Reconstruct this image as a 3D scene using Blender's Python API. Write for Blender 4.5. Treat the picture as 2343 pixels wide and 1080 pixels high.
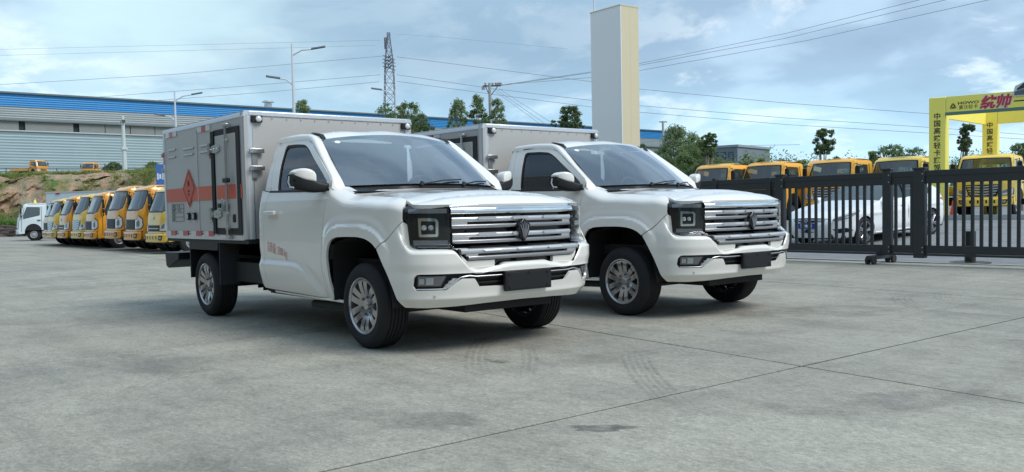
import bpy, math, random
import numpy as np
from mathutils import Matrix, Vector
from mathutils.geometry import delaunay_2d_cdt
random.seed(7); rng = np.random.default_rng(7)
for o in list(bpy.data.objects): bpy.data.objects.remove(o)
SC = bpy.context.scene
COL = SC.collection
R = math.radians

# ------------------------------------------------------------ camera
F_PX, YAW, PITCH, ROLL = 2063.3, 2.457286, -0.0490829, -0.0208362
CX, CY, CH, PY, IW, IH = 6.28705, -4.52044, 1.08386, 40.866, 2343.0, 1080.0
cp, sp = math.cos(PITCH), math.sin(PITCH)
FW = Vector((math.cos(YAW)*cp, math.sin(YAW)*cp, sp))
RT0 = Vector((math.sin(YAW), -math.cos(YAW), 0)); UP0 = RT0.cross(FW)
RT = RT0*math.cos(ROLL) + UP0*math.sin(ROLL); UPV = UP0*math.cos(ROLL) - RT0*math.sin(ROLL)
CAMP = Vector((CX, CY, CH))
cd = bpy.data.cameras.new('camera'); cam = bpy.data.objects.new('camera', cd); COL.objects.link(cam)
cd.sensor_width = 36; cd.lens = F_PX/IW*36; cd.shift_y = PY/IW; cd.clip_end = 3000; cd.clip_start = .05
m = Matrix.Identity(4)
for i in range(3):
    m[i][0] = RT[i]; m[i][1] = UPV[i]; m[i][2] = -FW[i]; m[i][3] = CAMP[i]
cam.matrix_world = m
SC.camera = cam
SC.render.resolution_x, SC.render.resolution_y = 1024, 472

def at(px, py, D):                      # the place a sight line reaches at depth D metres
    v = FW + RT*((px-IW/2)/F_PX) - UPV*((py-IH/2-PY)/F_PX)
    return CAMP + v*D
# ------------------------------------------------------------ sun, sky, exposure
SUN_AZ, SUN_EL = (0.925, 0.38), R(50)
sd = Vector((SUN_AZ[0]*math.cos(SUN_EL), SUN_AZ[1]*math.cos(SUN_EL), math.sin(SUN_EL)))
sl = bpy.data.lights.new('sun', 'SUN'); sl.energy = 2.2; sl.angle = R(28); sl.color = (1.0, .98, .945)
so = bpy.data.objects.new('sun', sl); COL.objects.link(so)
so.rotation_euler = sd.to_track_quat('Z', 'Y').to_euler(); so.location = (0, 0, 60)
W = bpy.data.worlds.new('World'); SC.world = W; W.use_nodes = True
def build_world():
    nt = W.node_tree; nt.nodes.clear(); N = nt.nodes.new; L = nt.links.new
    out = N('ShaderNodeOutputWorld'); bg = N('ShaderNodeBackground'); bg.inputs[1].default_value = .115
    sky = N('ShaderNodeTexSky'); sky.sky_type = 'NISHITA'; sky.sun_disc = False
    sky.sun_elevation = SUN_EL; sky.sun_rotation = math.atan2(SUN_AZ[0], SUN_AZ[1])
    sky.air_density = 1.0; sky.dust_density = 1.2; sky.ozone_density = 1.6
    tc = N('ShaderNodeTexCoord'); sep = N('ShaderNodeSeparateXYZ'); L(tc.outputs['Generated'], sep.inputs[0])
    def mth(op, a, b=None, c=None, clamp=False):
        n = N('ShaderNodeMath'); n.operation = op; n.use_clamp = clamp
        for i, v in enumerate((a, b, c)):
            if v is None: continue
            if isinstance(v, (int, float)): n.inputs[i].default_value = v
            else: L(v, n.inputs[i])
        return n.outputs[0]
    z = mth('MAXIMUM', sep.outputs['Z'], 0.0); zz = mth('ADD', z, .26)
    cx = mth('DIVIDE', sep.outputs['X'], zz); cy = mth('DIVIDE', sep.outputs['Y'], zz)
    com = N('ShaderNodeCombineXYZ'); L(cx, com.inputs[0]); L(cy, com.inputs[1]); com.inputs[2].default_value = 3.3
    def noise(scale, det, rough, dist=0., vec=com.outputs[0]):
        n = N('ShaderNodeTexNoise'); n.inputs['Scale'].default_value = scale; n.inputs['Detail'].default_value = det
        n.inputs['Roughness'].default_value = rough; n.inputs['Distortion'].default_value = dist; L(vec, n.inputs['Vector']); return n.outputs['Fac']
    def ramp(fac, stops):
        r = N('ShaderNodeValToRGB'); L(fac, r.inputs[0]); cr = r.color_ramp; cr.interpolation = 'EASE'
        while len(cr.elements) < len(stops): cr.elements.new(.5)
        for e, (p, c) in zip(cr.elements, stops): e.position = p; e.color = (*c, 1) if len(c) == 3 else c
        return r.outputs[0]
    def mix(f, a, b):
        n = N('ShaderNodeMix'); n.data_type = 'RGBA'
        if isinstance(f, (int, float)): n.inputs['Factor'].default_value = f
        else: L(f, n.inputs['Factor'])
        for s, v in ((n.inputs[6], a), (n.inputs[7], b)):
            if isinstance(v, tuple): s.default_value = (*v, 1)
            else: L(v, s)
        return n.outputs[2]
    k = 1.10/.115
    C = lambda r, g, b: (r*k, g*k, b*k)
    big = noise(.9, 3, .5, .2); mid = noise(2.3, 5, .5, .15); fine = noise(7.5, 4, .5, .1)
    cov = mth('MULTIPLY_ADD', mid, .45, mth('MULTIPLY', big, .75))      # about .6 mean
    cov = mth('MULTIPLY_ADD', fine, .10, cov)
    base = mix(.75, sky.outputs[0], C(.33, .57, .75))                   # thin veil over the blue
    cloudcol = ramp(cov, [(.50, C(.52, .68, .80)), (.60, C(.38, .52, .66)), (.68, C(.27, .385, .52)), (.80, C(.21, .31, .43))])
    dens = ramp(cov, [(.46, (0, 0, 0)), (.60, (1, 1, 1))])
    c1 = mix(dens, base, cloudcol)
    # bright cumulus heads low over the horizon
    heads = noise(2.5, 9, .60, .35)
    hm = mth('MULTIPLY', ramp(heads, [(.50, (0, 0, 0)), (.62, (1, 1, 1))]), ramp(z, [(.02, (.4, .4, .4)), (.08, (1, 1, 1)), (.24, (.6, .6, .6)), (.40, (0, 0, 0))]))
    c2 = mix(mth('MULTIPLY', hm, .85), c1, C(.70, .78, .84))
    # a thin bright break in the cover on one side, heavier cloud overhead in the middle
    dl = at(90, 130, 1.)-CAMP; dl.normalize(); vm = N('ShaderNodeVectorMath'); vm.operation = 'DOT_PRODUCT'; L(tc.outputs['Generated'], vm.inputs[0]); vm.inputs[1].default_value = dl
    br = mth('MULTIPLY', ramp(vm.outputs['Value'], [(.90, (0, 0, 0)), (.995, (1, 1, 1))]), ramp(mid, [(.38, (1, 1, 1)), (.66, (.35, .35, .35))])); c2 = mix(mth('MULTIPLY', br, .75), c2, C(.52, .70, .73))
    dc = at(1000, 10, 1.)-CAMP; dc.normalize(); vc = N('ShaderNodeVectorMath'); vc.operation = 'DOT_PRODUCT'; L(tc.outputs['Generated'], vc.inputs[0]); vc.inputs[1].default_value = dc
    bc = mth('MULTIPLY', ramp(vc.outputs['Value'], [(.93, (0, 0, 0)), (1., (1, 1, 1))]), ramp(mid, [(.30, (.45, .45, .45)), (.56, (1, 1, 1))])); c2 = mix(mth('MULTIPLY', bc, .8), c2, C(.245, .37, .49))
    # pale band towards the horizon
    hz = ramp(z, [(.0, (1, 1, 1)), (.07, (.62, .62, .62)), (.17, (0, 0, 0))])
    c3 = mix(mth('MULTIPLY', hz, .75), c2, C(.42, .68, .84))
    L(c3, bg.inputs[0]); L(bg.outputs[0], out.inputs[0])
build_world()
SC.view_settings.view_transform = 'Standard'; SC.view_settings.look = 'None'
SC.view_settings.exposure = .42; SC.view_settings.gamma = 1; SC.view_settings.use_curve_mapping = False
SC.cycles.max_bounces = 8; SC.cycles.transparent_max_bounces = 12
SC.cycles.use_denoising = True

def ground_at(px, D, z=0., py=500):
    p = at(px, py, D); return Vector((p.x, p.y, z))

# ------------------------------------------------------------ materials
MATS = {}
def mat(name, col, rough=.5, metal=0., coat=0., noise=None, bump=None, spec=.5, emis=None, coatr=.05):
    if name in MATS: return MATS[name]
    M = bpy.data.materials.new(name); M.use_nodes = True; MATS[name] = M
    nt = M.node_tree; b = nt.nodes['Principled BSDF']; L = nt.links.new
    b.inputs['Base Color'].default_value = (*col, 1); b.inputs['Roughness'].default_value = rough
    b.inputs['Metallic'].default_value = metal; b.inputs['Coat Weight'].default_value = coat
    b.inputs['Coat Roughness'].default_value = coatr; b.inputs['Specular IOR Level'].default_value = spec
    if noise or bump:
        tc = nt.nodes.new('ShaderNodeTexCoord')
    if noise:                           # (scale, amount, second colour[, world?])
        g = nt.nodes.new('ShaderNodeNewGeometry') if len(noise) > 3 and noise[3] else None
        n = nt.nodes.new('ShaderNodeTexNoise'); n.inputs['Scale'].default_value = noise[0]; n.inputs['Detail'].default_value = 6
        n.inputs['Roughness'].default_value = .6
        L((g.outputs['Position'] if g else tc.outputs['Object']), n.inputs['Vector'])
        r = nt.nodes.new('ShaderNodeValToRGB'); r.color_ramp.elements[0].position = .5-.5*noise[1] if noise[1] < 1 else .3
        r.color_ramp.elements[1].position = .5+.5*noise[1] if noise[1] < 1 else .7
        r.color_ramp.elements[0].color = (*col, 1); r.color_ramp.elements[1].color = (*noise[2], 1)
        L(n.outputs['Fac'], r.inputs[0]); L(r.outputs[0], b.inputs['Base Color'])
    if bump:                            # (scale, strength, distance)
        n2 = nt.nodes.new('ShaderNodeTexNoise'); n2.inputs['Scale'].default_value = bump[0]; n2.inputs['Detail'].default_value = 5
        L(tc.outputs['Object'], n2.inputs['Vector'])
        bp = nt.nodes.new('ShaderNodeBump'); bp.inputs['Strength'].default_value = bump[1]; bp.inputs['Distance'].default_value = bump[2]
        L(n2.outputs['Fac'], bp.inputs['Height']); L(bp.outputs[0], b.inputs['Normal'])
    if emis:
        b.inputs['Emission Color'].default_value = (*emis, 1); b.inputs['Emission Strength'].default_value = 1
    return M
def glass(name, tint, refl=.06, trans=.6, rough=.01, boost=1.0, body=(.02, .03, .035)):
    """thin window glass: a tinted see-through sheet under a Fresnel reflection"""
    if name in MATS: return MATS[name]
    M = bpy.data.materials.new(name); M.use_nodes = True; MATS[name] = M
    nt = M.node_tree; nt.nodes.clear(); N = nt.nodes.new; L = nt.links.new
    out = N('ShaderNodeOutputMaterial'); t = N('ShaderNodeBsdfTransparent'); t.inputs[0].default_value = (*tint, 1)
    d = N('ShaderNodeBsdfDiffuse'); d.inputs[0].default_value = (*body, 1)
    g = N('ShaderNodeBsdfGlossy'); g.inputs['Roughness'].default_value = rough; g.inputs[0].default_value = (.95, .97, 1, 1)
    lw = N('ShaderNodeFresnel'); lw.inputs[0].default_value = 1.5
    mp = N('ShaderNodeMath'); mp.operation = 'MULTIPLY_ADD'; mp.inputs[1].default_value = boost; mp.inputs[2].default_value = refl; mp.use_clamp = True
    L(lw.outputs[0], mp.inputs[0])
    m1 = N('ShaderNodeMixShader'); m1.inputs[0].default_value = trans; L(d.outputs[0], m1.inputs[1]); L(t.outputs[0], m1.inputs[2])
    m2 = N('ShaderNodeMixShader'); L(mp.outputs[0], m2.inputs[0]); L(m1.outputs[0], m2.inputs[1]); L(g.outputs[0], m2.inputs[2])
    L(m2.outputs[0], out.inputs[0]); return M

white_paint = mat('white_paint', (.785, .762, .71), .30, coat=1., coatr=.015, noise=(2.5, .9, (.765, .742, .69)))
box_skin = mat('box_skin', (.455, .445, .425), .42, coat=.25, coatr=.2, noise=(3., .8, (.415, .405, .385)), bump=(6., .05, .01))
box_trim = mat('box_trim', (.60, .62, .64), .30, metal=.35, coat=.2)
steel = mat('steel', (.55, .56, .56), .28, metal=.9)
zinc = mat('zinc_hinge', (.48, .49, .48), .38, metal=.85)
chrome = mat('chrome', (.80, .82, .84), .06, metal=1.)
satin_dark = mat('satin_dark', (.30, .305, .315), .32, metal=.6)
satin = mat('satin_chrome', (.62, .63, .65), .34, metal=.65, noise=(30., .9, (.58, .59, .61)))
alloy = mat('alloy', (.42, .42, .43), .22, metal=.85)
blk_plastic = mat('black_plastic', (.010, .0105, .012), .50, spec=.35)
blk_gloss = mat('black_gloss', (.008, .008, .010), .18, coat=.3)
blk_rubber = mat('black_rubber', (.022, .022, .024), .72, bump=(60., .15, .002), noise=(8., .9, (.03, .03, .032)))
tyre_m = mat('tyre_rubber', (.014, .014, .016), .75, spec=.3, noise=(14., .8, (.024, .024, .026)))
under = mat('underside', (.012, .012, .013), .75)
chassis_m = mat('chassis_black', (.015, .015, .016), .6)
interior_m = mat('interior_grey', (.06, .065, .07), .7, noise=(20., .8, (.08, .085, .09)))
seat_m = mat('seat_fabric', (.035, .037, .042), .8)
print_red = mat('print_red', (.55, .10, .10), .5)
band_red = mat('band_red', (.62, .115, .055), .45, noise=(18., .8, (.54, .10, .05)))
dia_red = mat('diamond_red', (.60, .085, .04), .45, noise=(25., .9, (.50, .07, .035)))
print_black = mat('print_black', (.02, .02, .02), .6)
refl_red = mat('reflector_red', (.42, .02, .03), .25, coat=.5)
refl_white = mat('reflector_white', (.62, .60, .56), .3, coat=.5)
lens_white = mat('lens_white', (.65, .66, .66), .12, coat=1.)
lamp_grey = mat('lamp_grey', (.26, .26, .28), .20, metal=.3, coat=.5)
ws_glass = glass('windscreen_glass', (.80, .90, .92), refl=.24, trans=.88, boost=1.3)
side_glass = glass('side_glass', (.30, .34, .33), refl=.03, trans=.80, boost=1.0)
lamp_glass = glass('lamp_glass', (.93, .95, .95), refl=.0, trans=.98, boost=.75)
truck_glass = glass('truck_glass', (.50, .60, .56), refl=.05, trans=.45, boost=1.0, body=(.06, .08, .075))
sticker_m = mat('sticker_white', (.7, .75, .75), .5)

# ------------------------------------------------------------ mesh helpers
def link(name, me, parent=None, m=None):
    o = bpy.data.objects.new(name, me); COL.objects.link(o)
    if parent is not None: o.parent = parent
    if m is not None and me is not None and not me.materials: me.materials.append(m)
    return o
def empty(name, loc=(0, 0, 0), rz=0.):
    o = bpy.data.objects.new(name, None); COL.objects.link(o); o.location = loc; o.rotation_euler = (0, 0, rz); o.empty_display_size = .2
    return o
def tag(o, label=None, cat=None, group=None, kind=None):
    if label: o['label'] = label
    if cat: o['category'] = cat
    if group: o['group'] = group
    if kind: o['kind'] = kind
    return o
class MB:
    def __init__(s): s.v = []; s.f = []
    def add(s, V, Fc):
        n = len(s.v); s.v += [tuple(p) for p in V]; s.f += [tuple(i+n for i in f) for f in Fc]; return s
    def box(s, c, d, rot=None):
        hx, hy, hz = d[0]/2, d[1]/2, d[2]/2
        P = [Vector((x, y, z)) for x in (-hx, hx) for y in (-hy, hy) for z in (-hz, hz)]
        if rot is not None: P = [rot @ p for p in P]
        c = Vector(c)
        return s.add([p+c for p in P], [(0, 1, 3, 2), (4, 6, 7, 5), (0, 4, 5, 1), (2, 3, 7, 6), (0, 2, 6, 4), (1, 5, 7, 3)])
    def b2(s, a, b): return s.box([(a[i]+b[i])/2 for i in range(3)], [abs(b[i]-a[i]) for i in range(3)])
    def prism(s, pts, ax, a, b):        # outline in the two other axes, extruded along ax from a to b
        n = len(pts); o = [i for i in range(3) if i != ax]
        def P(p, t):
            q = [0, 0, 0]; q[o[0]] = p[0]; q[o[1]] = p[1]; q[ax] = t; return q
        return s.add([P(p, a) for p in pts]+[P(p, b) for p in pts], [tuple(range(n-1, -1, -1)), tuple(range(n, 2*n))]+[(i, (i+1) % n, n+(i+1) % n, n+i) for i in range(n)])
    def tube(s, pts, r, n=8, cap=True):
        pts = [Vector(p) for p in pts]; rs = r if isinstance(r, (list, tuple)) else [r]*len(pts)
        V = []; Fc = []; prev = None
        for i, p in enumerate(pts):
            t = (pts[min(i+1, len(pts)-1)]-pts[max(i-1, 0)]).normalized()
            u = prev - t*prev.dot(t) if prev is not None else t.cross(Vector((0, 0, 1)) if abs(t.z) < .9 else Vector((1, 0, 0)))
            if u.length < 1e-6: u = t.cross(Vector((0, 1, 0)))
            u.normalize(); w = t.cross(u); prev = u
            for k in range(n):
                a = 2*math.pi*k/n; V.append(p+(u*math.cos(a)+w*math.sin(a))*rs[i])
        for i in range(len(pts)-1):
            for k in range(n):
                Fc.append((i*n+k, i*n+(k+1) % n, (i+1)*n+(k+1) % n, (i+1)*n+k))
        if cap: Fc += [tuple(range(n-1, -1, -1)), tuple(range((len(pts)-1)*n, len(pts)*n))]
        return s.add(V, Fc)
    def lathe(s, prof, n=32, ax=1, c=(0, 0, 0), a0=0., a1=2*math.pi):   # prof: (axial, radius)
        full = abs(a1-a0-2*math.pi) < 1e-6; m_ = n if full else n+1; V = []; Fc = []
        o = [i for i in range(3) if i != ax]
        for (t, r) in prof:
            for k in range(m_):
                a = a0+(a1-a0)*k/n; q = [0, 0, 0]; q[ax] = t+c[ax]; q[o[0]] = c[o[0]]+r*math.cos(a); q[o[1]] = c[o[1]]+r*math.sin(a); V.append(q)
        for i in range(len(prof)-1):
            for k in range(n):
                k2 = (k+1) % m_; Fc.append((i*m_+k, i*m_+k2, (i+1)*m_+k2, (i+1)*m_+k))
        return s.add(V, Fc)
    def grid(s, P):                     # P[i][j] points
        a, b = len(P), len(P[0]); V = [p for r in P for p in r]
        return s.add(V, [(i*b+j, (i+1)*b+j, (i+1)*b+j+1, i*b+j+1) for i in range(a-1) for j in range(b-1)])
    def build(s, name, m=None, parent=None, smooth=False, ang=35, bevel=0., seg=2, fix=True):
        me = bpy.data.meshes.new(name); me.from_pydata(s.v, [], s.f)
        if fix:
            import bmesh
            bm = bmesh.new(); bm.from_mesh(me); bmesh.ops.recalc_face_normals(bm, faces=bm.faces); bm.to_mesh(me); bm.free()
        if smooth or bevel: me.shade_smooth(); me.set_sharp_from_angle(angle=R(ang))
        o = link(name, me, parent, m)
        if bevel:
            b = o.modifiers.new('bevel', 'BEVEL'); b.width = bevel; b.segments = seg; b.limit_method = 'ANGLE'; b.angle_limit = R(40); b.harden_normals = False
        return o
def B(name, c, d, m, parent, bevel=0., rot=None): return MB().box(c, d, rot).build(name, m, parent, bevel=bevel)
def copy_tree(o, parent=None):
    c = o.copy(); COL.objects.link(c); c.parent = parent
    for ch in list(o.children): copy_tree(ch, c)
    return c
_txt = {}
def text_mesh(body, size, m, name, parent, M, bold=0., shear=0., sx=1., ext=0.):
    c = bpy.data.curves.new('lettering', 'FONT'); c.body = body; c.size = size; c.align_x = 'CENTER'; c.align_y = 'CENTER'
    c.offset = bold; c.shear = shear; c.resolution_u = 2; c.extrude = ext
    t = bpy.data.objects.new('lettering', c); COL.objects.link(t); bpy.context.view_layer.update()
    me = bpy.data.meshes.new_from_object(t); bpy.data.objects.remove(t); bpy.data.curves.remove(c)
    me.transform(M @ Matrix.Diagonal((sx, 1, 1, 1))); me.materials.clear(); me.name = name
    return link(name, me, parent, m)
def frame(o, x, y, z=None):             # matrix with origin and axes
    x = Vector(x).normalized(); y = Vector(y).normalized(); z = x.cross(y)
    M = Matrix.Identity(4)
    for i in range(3): M[i][0] = x[i]; M[i][1] = y[i]; M[i][2] = z[i]; M[i][3] = o[i]
    return M

# smooth skins: a 2-D outline (with holes) laid on a curved surface
def inside(P, poly):
    x, y = P[:, 0], P[:, 1]; r = np.zeros(len(P), bool); n = len(poly)
    for i in range(n):
        x1, y1 = poly[i]; x2, y2 = poly[(i+1) % n]
        if y1 == y2: continue
        c = ((y1 > y) != (y2 > y)) & (x < (x2-x1)*(y-y1)/(y2-y1)+x1); r ^= c
    return r
def segdist(P, poly, closed=True):
    d = np.full(len(P), 1e9); n = len(poly)
    for i in range(n if closed else n-1):
        a = np.array(poly[i]); b = np.array(poly[(i+1) % n]); ab = b-a; L2 = max(ab@ab, 1e-12)
        t = np.clip(((P-a)@ab)/L2, 0, 1); d = np.minimum(d, np.hypot(*(P-a-t[:, None]*ab).T))
    return d
def resample(poly, step):
    out = []; n = len(poly)
    for i in range(n):
        a = np.array(poly[i], float); b = np.array(poly[(i+1) % n], float); k = max(1, int(np.ceil(np.hypot(*(b-a))/step)))
        out += [tuple(a+(b-a)*j/k) for j in range(k)]
    return out
def rounded(poly, r, k=4):              # fillet the corners of an outline
    out = []; n = len(poly)
    for i in range(n):
        p0, p, p1 = (np.array(poly[(i+j) % n], float) for j in (-1, 0, 1))
        a = p0-p; b = p1-p; la, lb = np.hypot(*a), np.hypot(*b); q = min(r, la*.45, lb*.45)
        A = p+a/la*q; Bp = p+b/lb*q
        for j in range(k+1):
            t = j/k; out.append(tuple((1-t)**2*A+2*t*(1-t)*p+t*t*Bp))
    return out
def skin(name, m, parent, outline, surf, holes=(), step=.03, flange=.02, off=0., ref=None, hole_flange=None, sx=None):
    """surf(u, v, off) -> (n,3). ref: a point the surface faces away from"""
    sx = sx or step; loops = [resample(l, step) for l in [outline]+list(holes)]
    pts = []; edges = []
    for l in loops:
        n0 = len(pts); pts += l; edges += [(n0+i, n0+(i+1) % len(l)) for i in range(len(l))]
    O = np.array(loops[0]); lo, hi = O.min(0), O.max(0)
    gx = np.arange(lo[0]+sx*.5, hi[0], sx); gy = np.arange(lo[1]+step*.45, hi[1], step)
    G = np.array([(x+(.25*sx if j % 2 else -.25*sx), y) for j, y in enumerate(gy) for x in gx]) if len(gx) and len(gy) else np.zeros((0, 2))
    if len(G):
        k = inside(G, loops[0])
        for l in loops[1:]: k &= ~inside(G, l)
        G = G[k]
        if len(G):
            d = np.min([segdist(G, l) for l in loops], 0); G = G[d > step*.35]
    P2 = [Vector(p) for p in pts]+[Vector(p) for p in G]
    V, _, Fc, *_r = delaunay_2d_cdt(P2, edges, [], 0, 1e-7)
    U = np.array([tuple(v) for v in V]); T = np.array([f for f in Fc if len(f) == 3])
    cen = U[T].mean(1); k = inside(cen, loops[0])
    for l in loops[1:]: k &= ~inside(cen, l)
    T = T[k]
    offv = off(U[:, 0], U[:, 1]) if callable(off) else np.full(len(U), float(off))
    def ev(u, v, o=None): return surf(u, v, (off(u, v) if callable(off) else np.full(len(u), float(off))) if o is None else o)
    X = ev(U[:, 0], U[:, 1]); h = 2e-3
    nu = ev(U[:, 0]+h, U[:, 1])-ev(U[:, 0]-h, U[:, 1]); nv = ev(U[:, 0], U[:, 1]+h)-ev(U[:, 0], U[:, 1]-h)
    Nn = np.cross(nu, nv); Nn /= np.maximum(np.linalg.norm(Nn, axis=1), 1e-12)[:, None]
    rp = np.array(ref if ref is not None else (-.6, 0, .8))
    if ((X-rp)*Nn).sum() < 0: Nn = -Nn
    g = np.cross(X[T[:, 1]]-X[T[:, 0]], X[T[:, 2]]-X[T[:, 0]]); flip = (g*Nn[T[:, 0]]).sum(1) < 0
    T[flip] = T[flip][:, ::-1]
    Vs = [X]; Ns = [Nn]; Fs = [tuple(map(int, t)) for t in T]; base = len(X)
    for li, l in enumerate(loops):
        fl = flange if (li == 0 or hole_flange is None) else hole_flange
        if not fl: continue
        A = np.array(l); a = ev(A[:, 0], A[:, 1]); u1 = ev(A[:, 0]+h, A[:, 1])-ev(A[:, 0]-h, A[:, 1]); v1 = ev(A[:, 0], A[:, 1]+h)-ev(A[:, 0], A[:, 1]-h)
        nn = np.cross(u1, v1); nn /= np.maximum(np.linalg.norm(nn, axis=1), 1e-12)[:, None]
        if (nn*(a-rp)).sum() < 0: nn = -nn
        b = a-nn*fl; n = len(l)
        tan = np.roll(a, -1, 0)-np.roll(a, 1, 0); side = np.cross(tan, nn); side /= np.maximum(np.linalg.norm(side, axis=1), 1e-12)[:, None]
        area = sum(l[i][0]*l[(i+1) % n][1]-l[(i+1) % n][0]*l[i][1] for i in range(n))
        # outward for outer loop, into the hole for holes
        cen2 = a.mean(0); sgn = 1 if ((a-cen2)*side).sum() > 0 else -1
        side *= sgn*(1 if li == 0 else -1)
        Vs += [a, b]; Ns += [side, side]
        for i in range(n):
            j = (i+1) % n; q = (base+i, base+j, base+n+j, base+n+i)
            gn = np.cross(a[j]-a[i], b[j]-a[i])
            if gn@side[i] < 0: q = q[::-1]
            Fs.append(q)
        base += 2*n
    X = np.concatenate(Vs); NN = np.concatenate(Ns)
    me = bpy.data.meshes.new(name); me.from_pydata(X.tolist(), [], Fs); me.shade_smooth()
    me.normals_split_custom_set_from_vertices(NN.tolist())
    return link(name, me, parent, m)
def mir(p): return [(-a, b) for a, b in p]
def closed_sym(half):                   # half outline from centre to centre, positive side -> closed both sides
    return list(half)+[(-a, b) for a, b in reversed(half) if a > 1e-9]

# ------------------------------------------------------------ ground, road
def ground_mat(name, c1, c2, c3, grain=1.0, joints=False, rough=.8):
    M = bpy.data.materials.new(name); M.use_nodes = True; nt = M.node_tree; b = nt.nodes['Principled BSDF']; L = nt.links.new; N = nt.nodes.new
    g = N('ShaderNodeNewGeometry')
    def nz(scale, det, rg, sc=None, dist=0.):
        v = g.outputs['Position']
        if sc:
            mp = N('ShaderNodeMapping'); mp.inputs['Scale'].default_value = sc[:3]
            if len(sc) > 3: mp.inputs['Rotation'].default_value = (0, 0, sc[3])
            L(v, mp.inputs['Vector']); v = mp.outputs[0]
        n = N('ShaderNodeTexNoise'); n.inputs['Scale'].default_value = scale; n.inputs['Detail'].default_value = det; n.inputs['Roughness'].default_value = rg
        n.inputs['Distortion'].default_value = dist; L(v, n.inputs['Vector']); return n.outputs['Fac']
    def ramp(f, st):
        r = N('ShaderNodeValToRGB'); L(f, r.inputs[0]); cr = r.color_ramp
        while len(cr.elements) < len(st): cr.elements.new(.5)
        for e, (p, c) in zip(cr.elements, st): e.position = p; e.color = (c, c, c, 1) if isinstance(c, float) else (*c, 1)
        return r.outputs[0]
    def mul(a, c_, f=1.):
        n = N('ShaderNodeMix'); n.data_type = 'RGBA'; n.blend_type = 'MULTIPLY'; n.inputs['Factor'].default_value = f; L(a, n.inputs[6]); L(c_, n.inputs[7]); return n.outputs[2]
    base = ramp(nz(.35, 6, .6), [(.30, c2), (.52, c1), (.72, c3)])
    patch = ramp(nz(1.3, 8, .68, dist=.6), [(.34, .82), (.47, .95), (.60, 1.02), (.75, .94)])
    sweep = ramp(nz(1.0, 6, .6, (.25, 2.6, 1, .25), .5), [(.34, .84), (.50, 1.0), (.66, 1.05)])
    sweep2 = ramp(nz(1.0, 5, .6, (2.2, .22, 1, -.35), .4), [(.30, .84), (.5, 1.0), (.7, 1.05)])
    scuff = ramp(nz(7., 8, .75, (1., 1.7, 1, .6), .4), [(.36, .84), (.47, .97), (.53, 1.02), (.64, 1.12)])
    fleck = ramp(nz(26., 6, .7, (1., 1.6, 1, -.4)), [(.38, .80), (.47, .97), (.54, 1.03), (.64, 1.22)])
    gr = ramp(nz(90., 4, .7), [(.38, .80), (.5, 1.0), (.62, 1.18)])
    spots = ramp(nz(23., 3, .5), [(.285, .45), (.32, 1.0)])
    c = mul(mul(mul(mul(mul(base, patch), sweep, .8), sweep2, .8), mul(scuff, fleck), 1.0*grain), gr, .8*grain); c = mul(c, spots, .35); chips = ramp(nz(17., 5, .62), [(.66, 1.0), (.72, 1.22)]); c = mul(c, chips, .8)
    L(c, b.inputs['Base Color']); b.inputs['Roughness'].default_value = rough; b.inputs['Specular IOR Level'].default_value = .35
    rr = N('ShaderNodeMapRange'); L(nz(2.5, 6, .6), rr.inputs[0]); rr.inputs[1].default_value = .3; rr.inputs[2].default_value = .7; rr.inputs[3].default_value = rough-.16; rr.inputs[4].default_value = rough+.1
    L(rr.outputs[0], b.inputs['Roughness'])
    bp = N('ShaderNodeBump'); bp.inputs['Strength'].default_value = .35; bp.inputs['Distance'].default_value = .004; L(nz(60., 6, .7), bp.inputs['Height']); L(bp.outputs[0], b.inputs['Normal'])
    MATS[name] = M; return M
concrete = ground_mat('concrete', (.310, .295, .245), (.242, .232, .200), (.365, .348, .290))
asphalt = ground_mat('asphalt', (.215, .222, .228), (.185, .19, .195), (.245, .25, .255), .6)
dirt = ground_mat('bare_soil', (.16, .15, .10), (.08, .11, .05), (.22, .19, .13), .6)
joint_m = mat('joint_dark', (.010, .010, .010), .95, spec=.1)
far_m = mat('far_grass', (.05, .09, .03), .9, noise=(.08, .8, (.10, .13, .06)))

fl = MB(); fl.grid([[(x, y, -.30) for y in (-900, -60, 60, 900)] for x in (-900, -60, 60, 900)])
tag(fl.build('far_ground', far_m, fix=False), kind='structure')
yard = empty('yard_ground', (0, 0, 0)); tag(yard, kind='structure')
X0, XP, Y0, YP = 2.87, 4.12, .90, 5.02
for a_, b_ in (((-120, -110, -.25), (X0-9*XP, 10.95, -.003)), ((X0+2*XP, -110, -.25), (100, 10.95, -.003)), ((X0-9*XP, -110, -.25), (X0+2*XP, Y0-4*YP-1, -.003))): MB().b2(a_, b_).build('yard_base', concrete, yard)
# concrete bays with open joints
SH = -.115; q_ = .0105
slab = MB(); sq = [(q_, q_+SH*q_), (XP-q_, q_+SH*(XP-q_)), (XP-q_, YP-q_+SH*(XP-q_)), (q_, YP-q_+SH*q_)]
slab = slab.prism(sq, 2, -.12, 0).build('slab', concrete, yard, bevel=.002, seg=1)
first = True
for i in range(-9, 2):
    for j in range(-4, 3 if i > -3 else 1 if i < -6 else 2):
      if Y0+YP*j-.16+SH*XP*i+YP < 11.6:
            x_, y_ = X0+XP*i, Y0+YP*j
            if first: s_ = slab; first = False
            else: s_ = slab.copy(); COL.objects.link(s_); s_.parent = yard
            s_.location = (x_, y_-.16+SH*XP*i, rng.uniform(-.0012, .0012))
MB().b2((X0-9*XP-.05, Y0-4*YP-3, -.20), (X0+2*XP+.05, 10.94, -.0045)).build('joint_bed', joint_m, yard)
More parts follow.
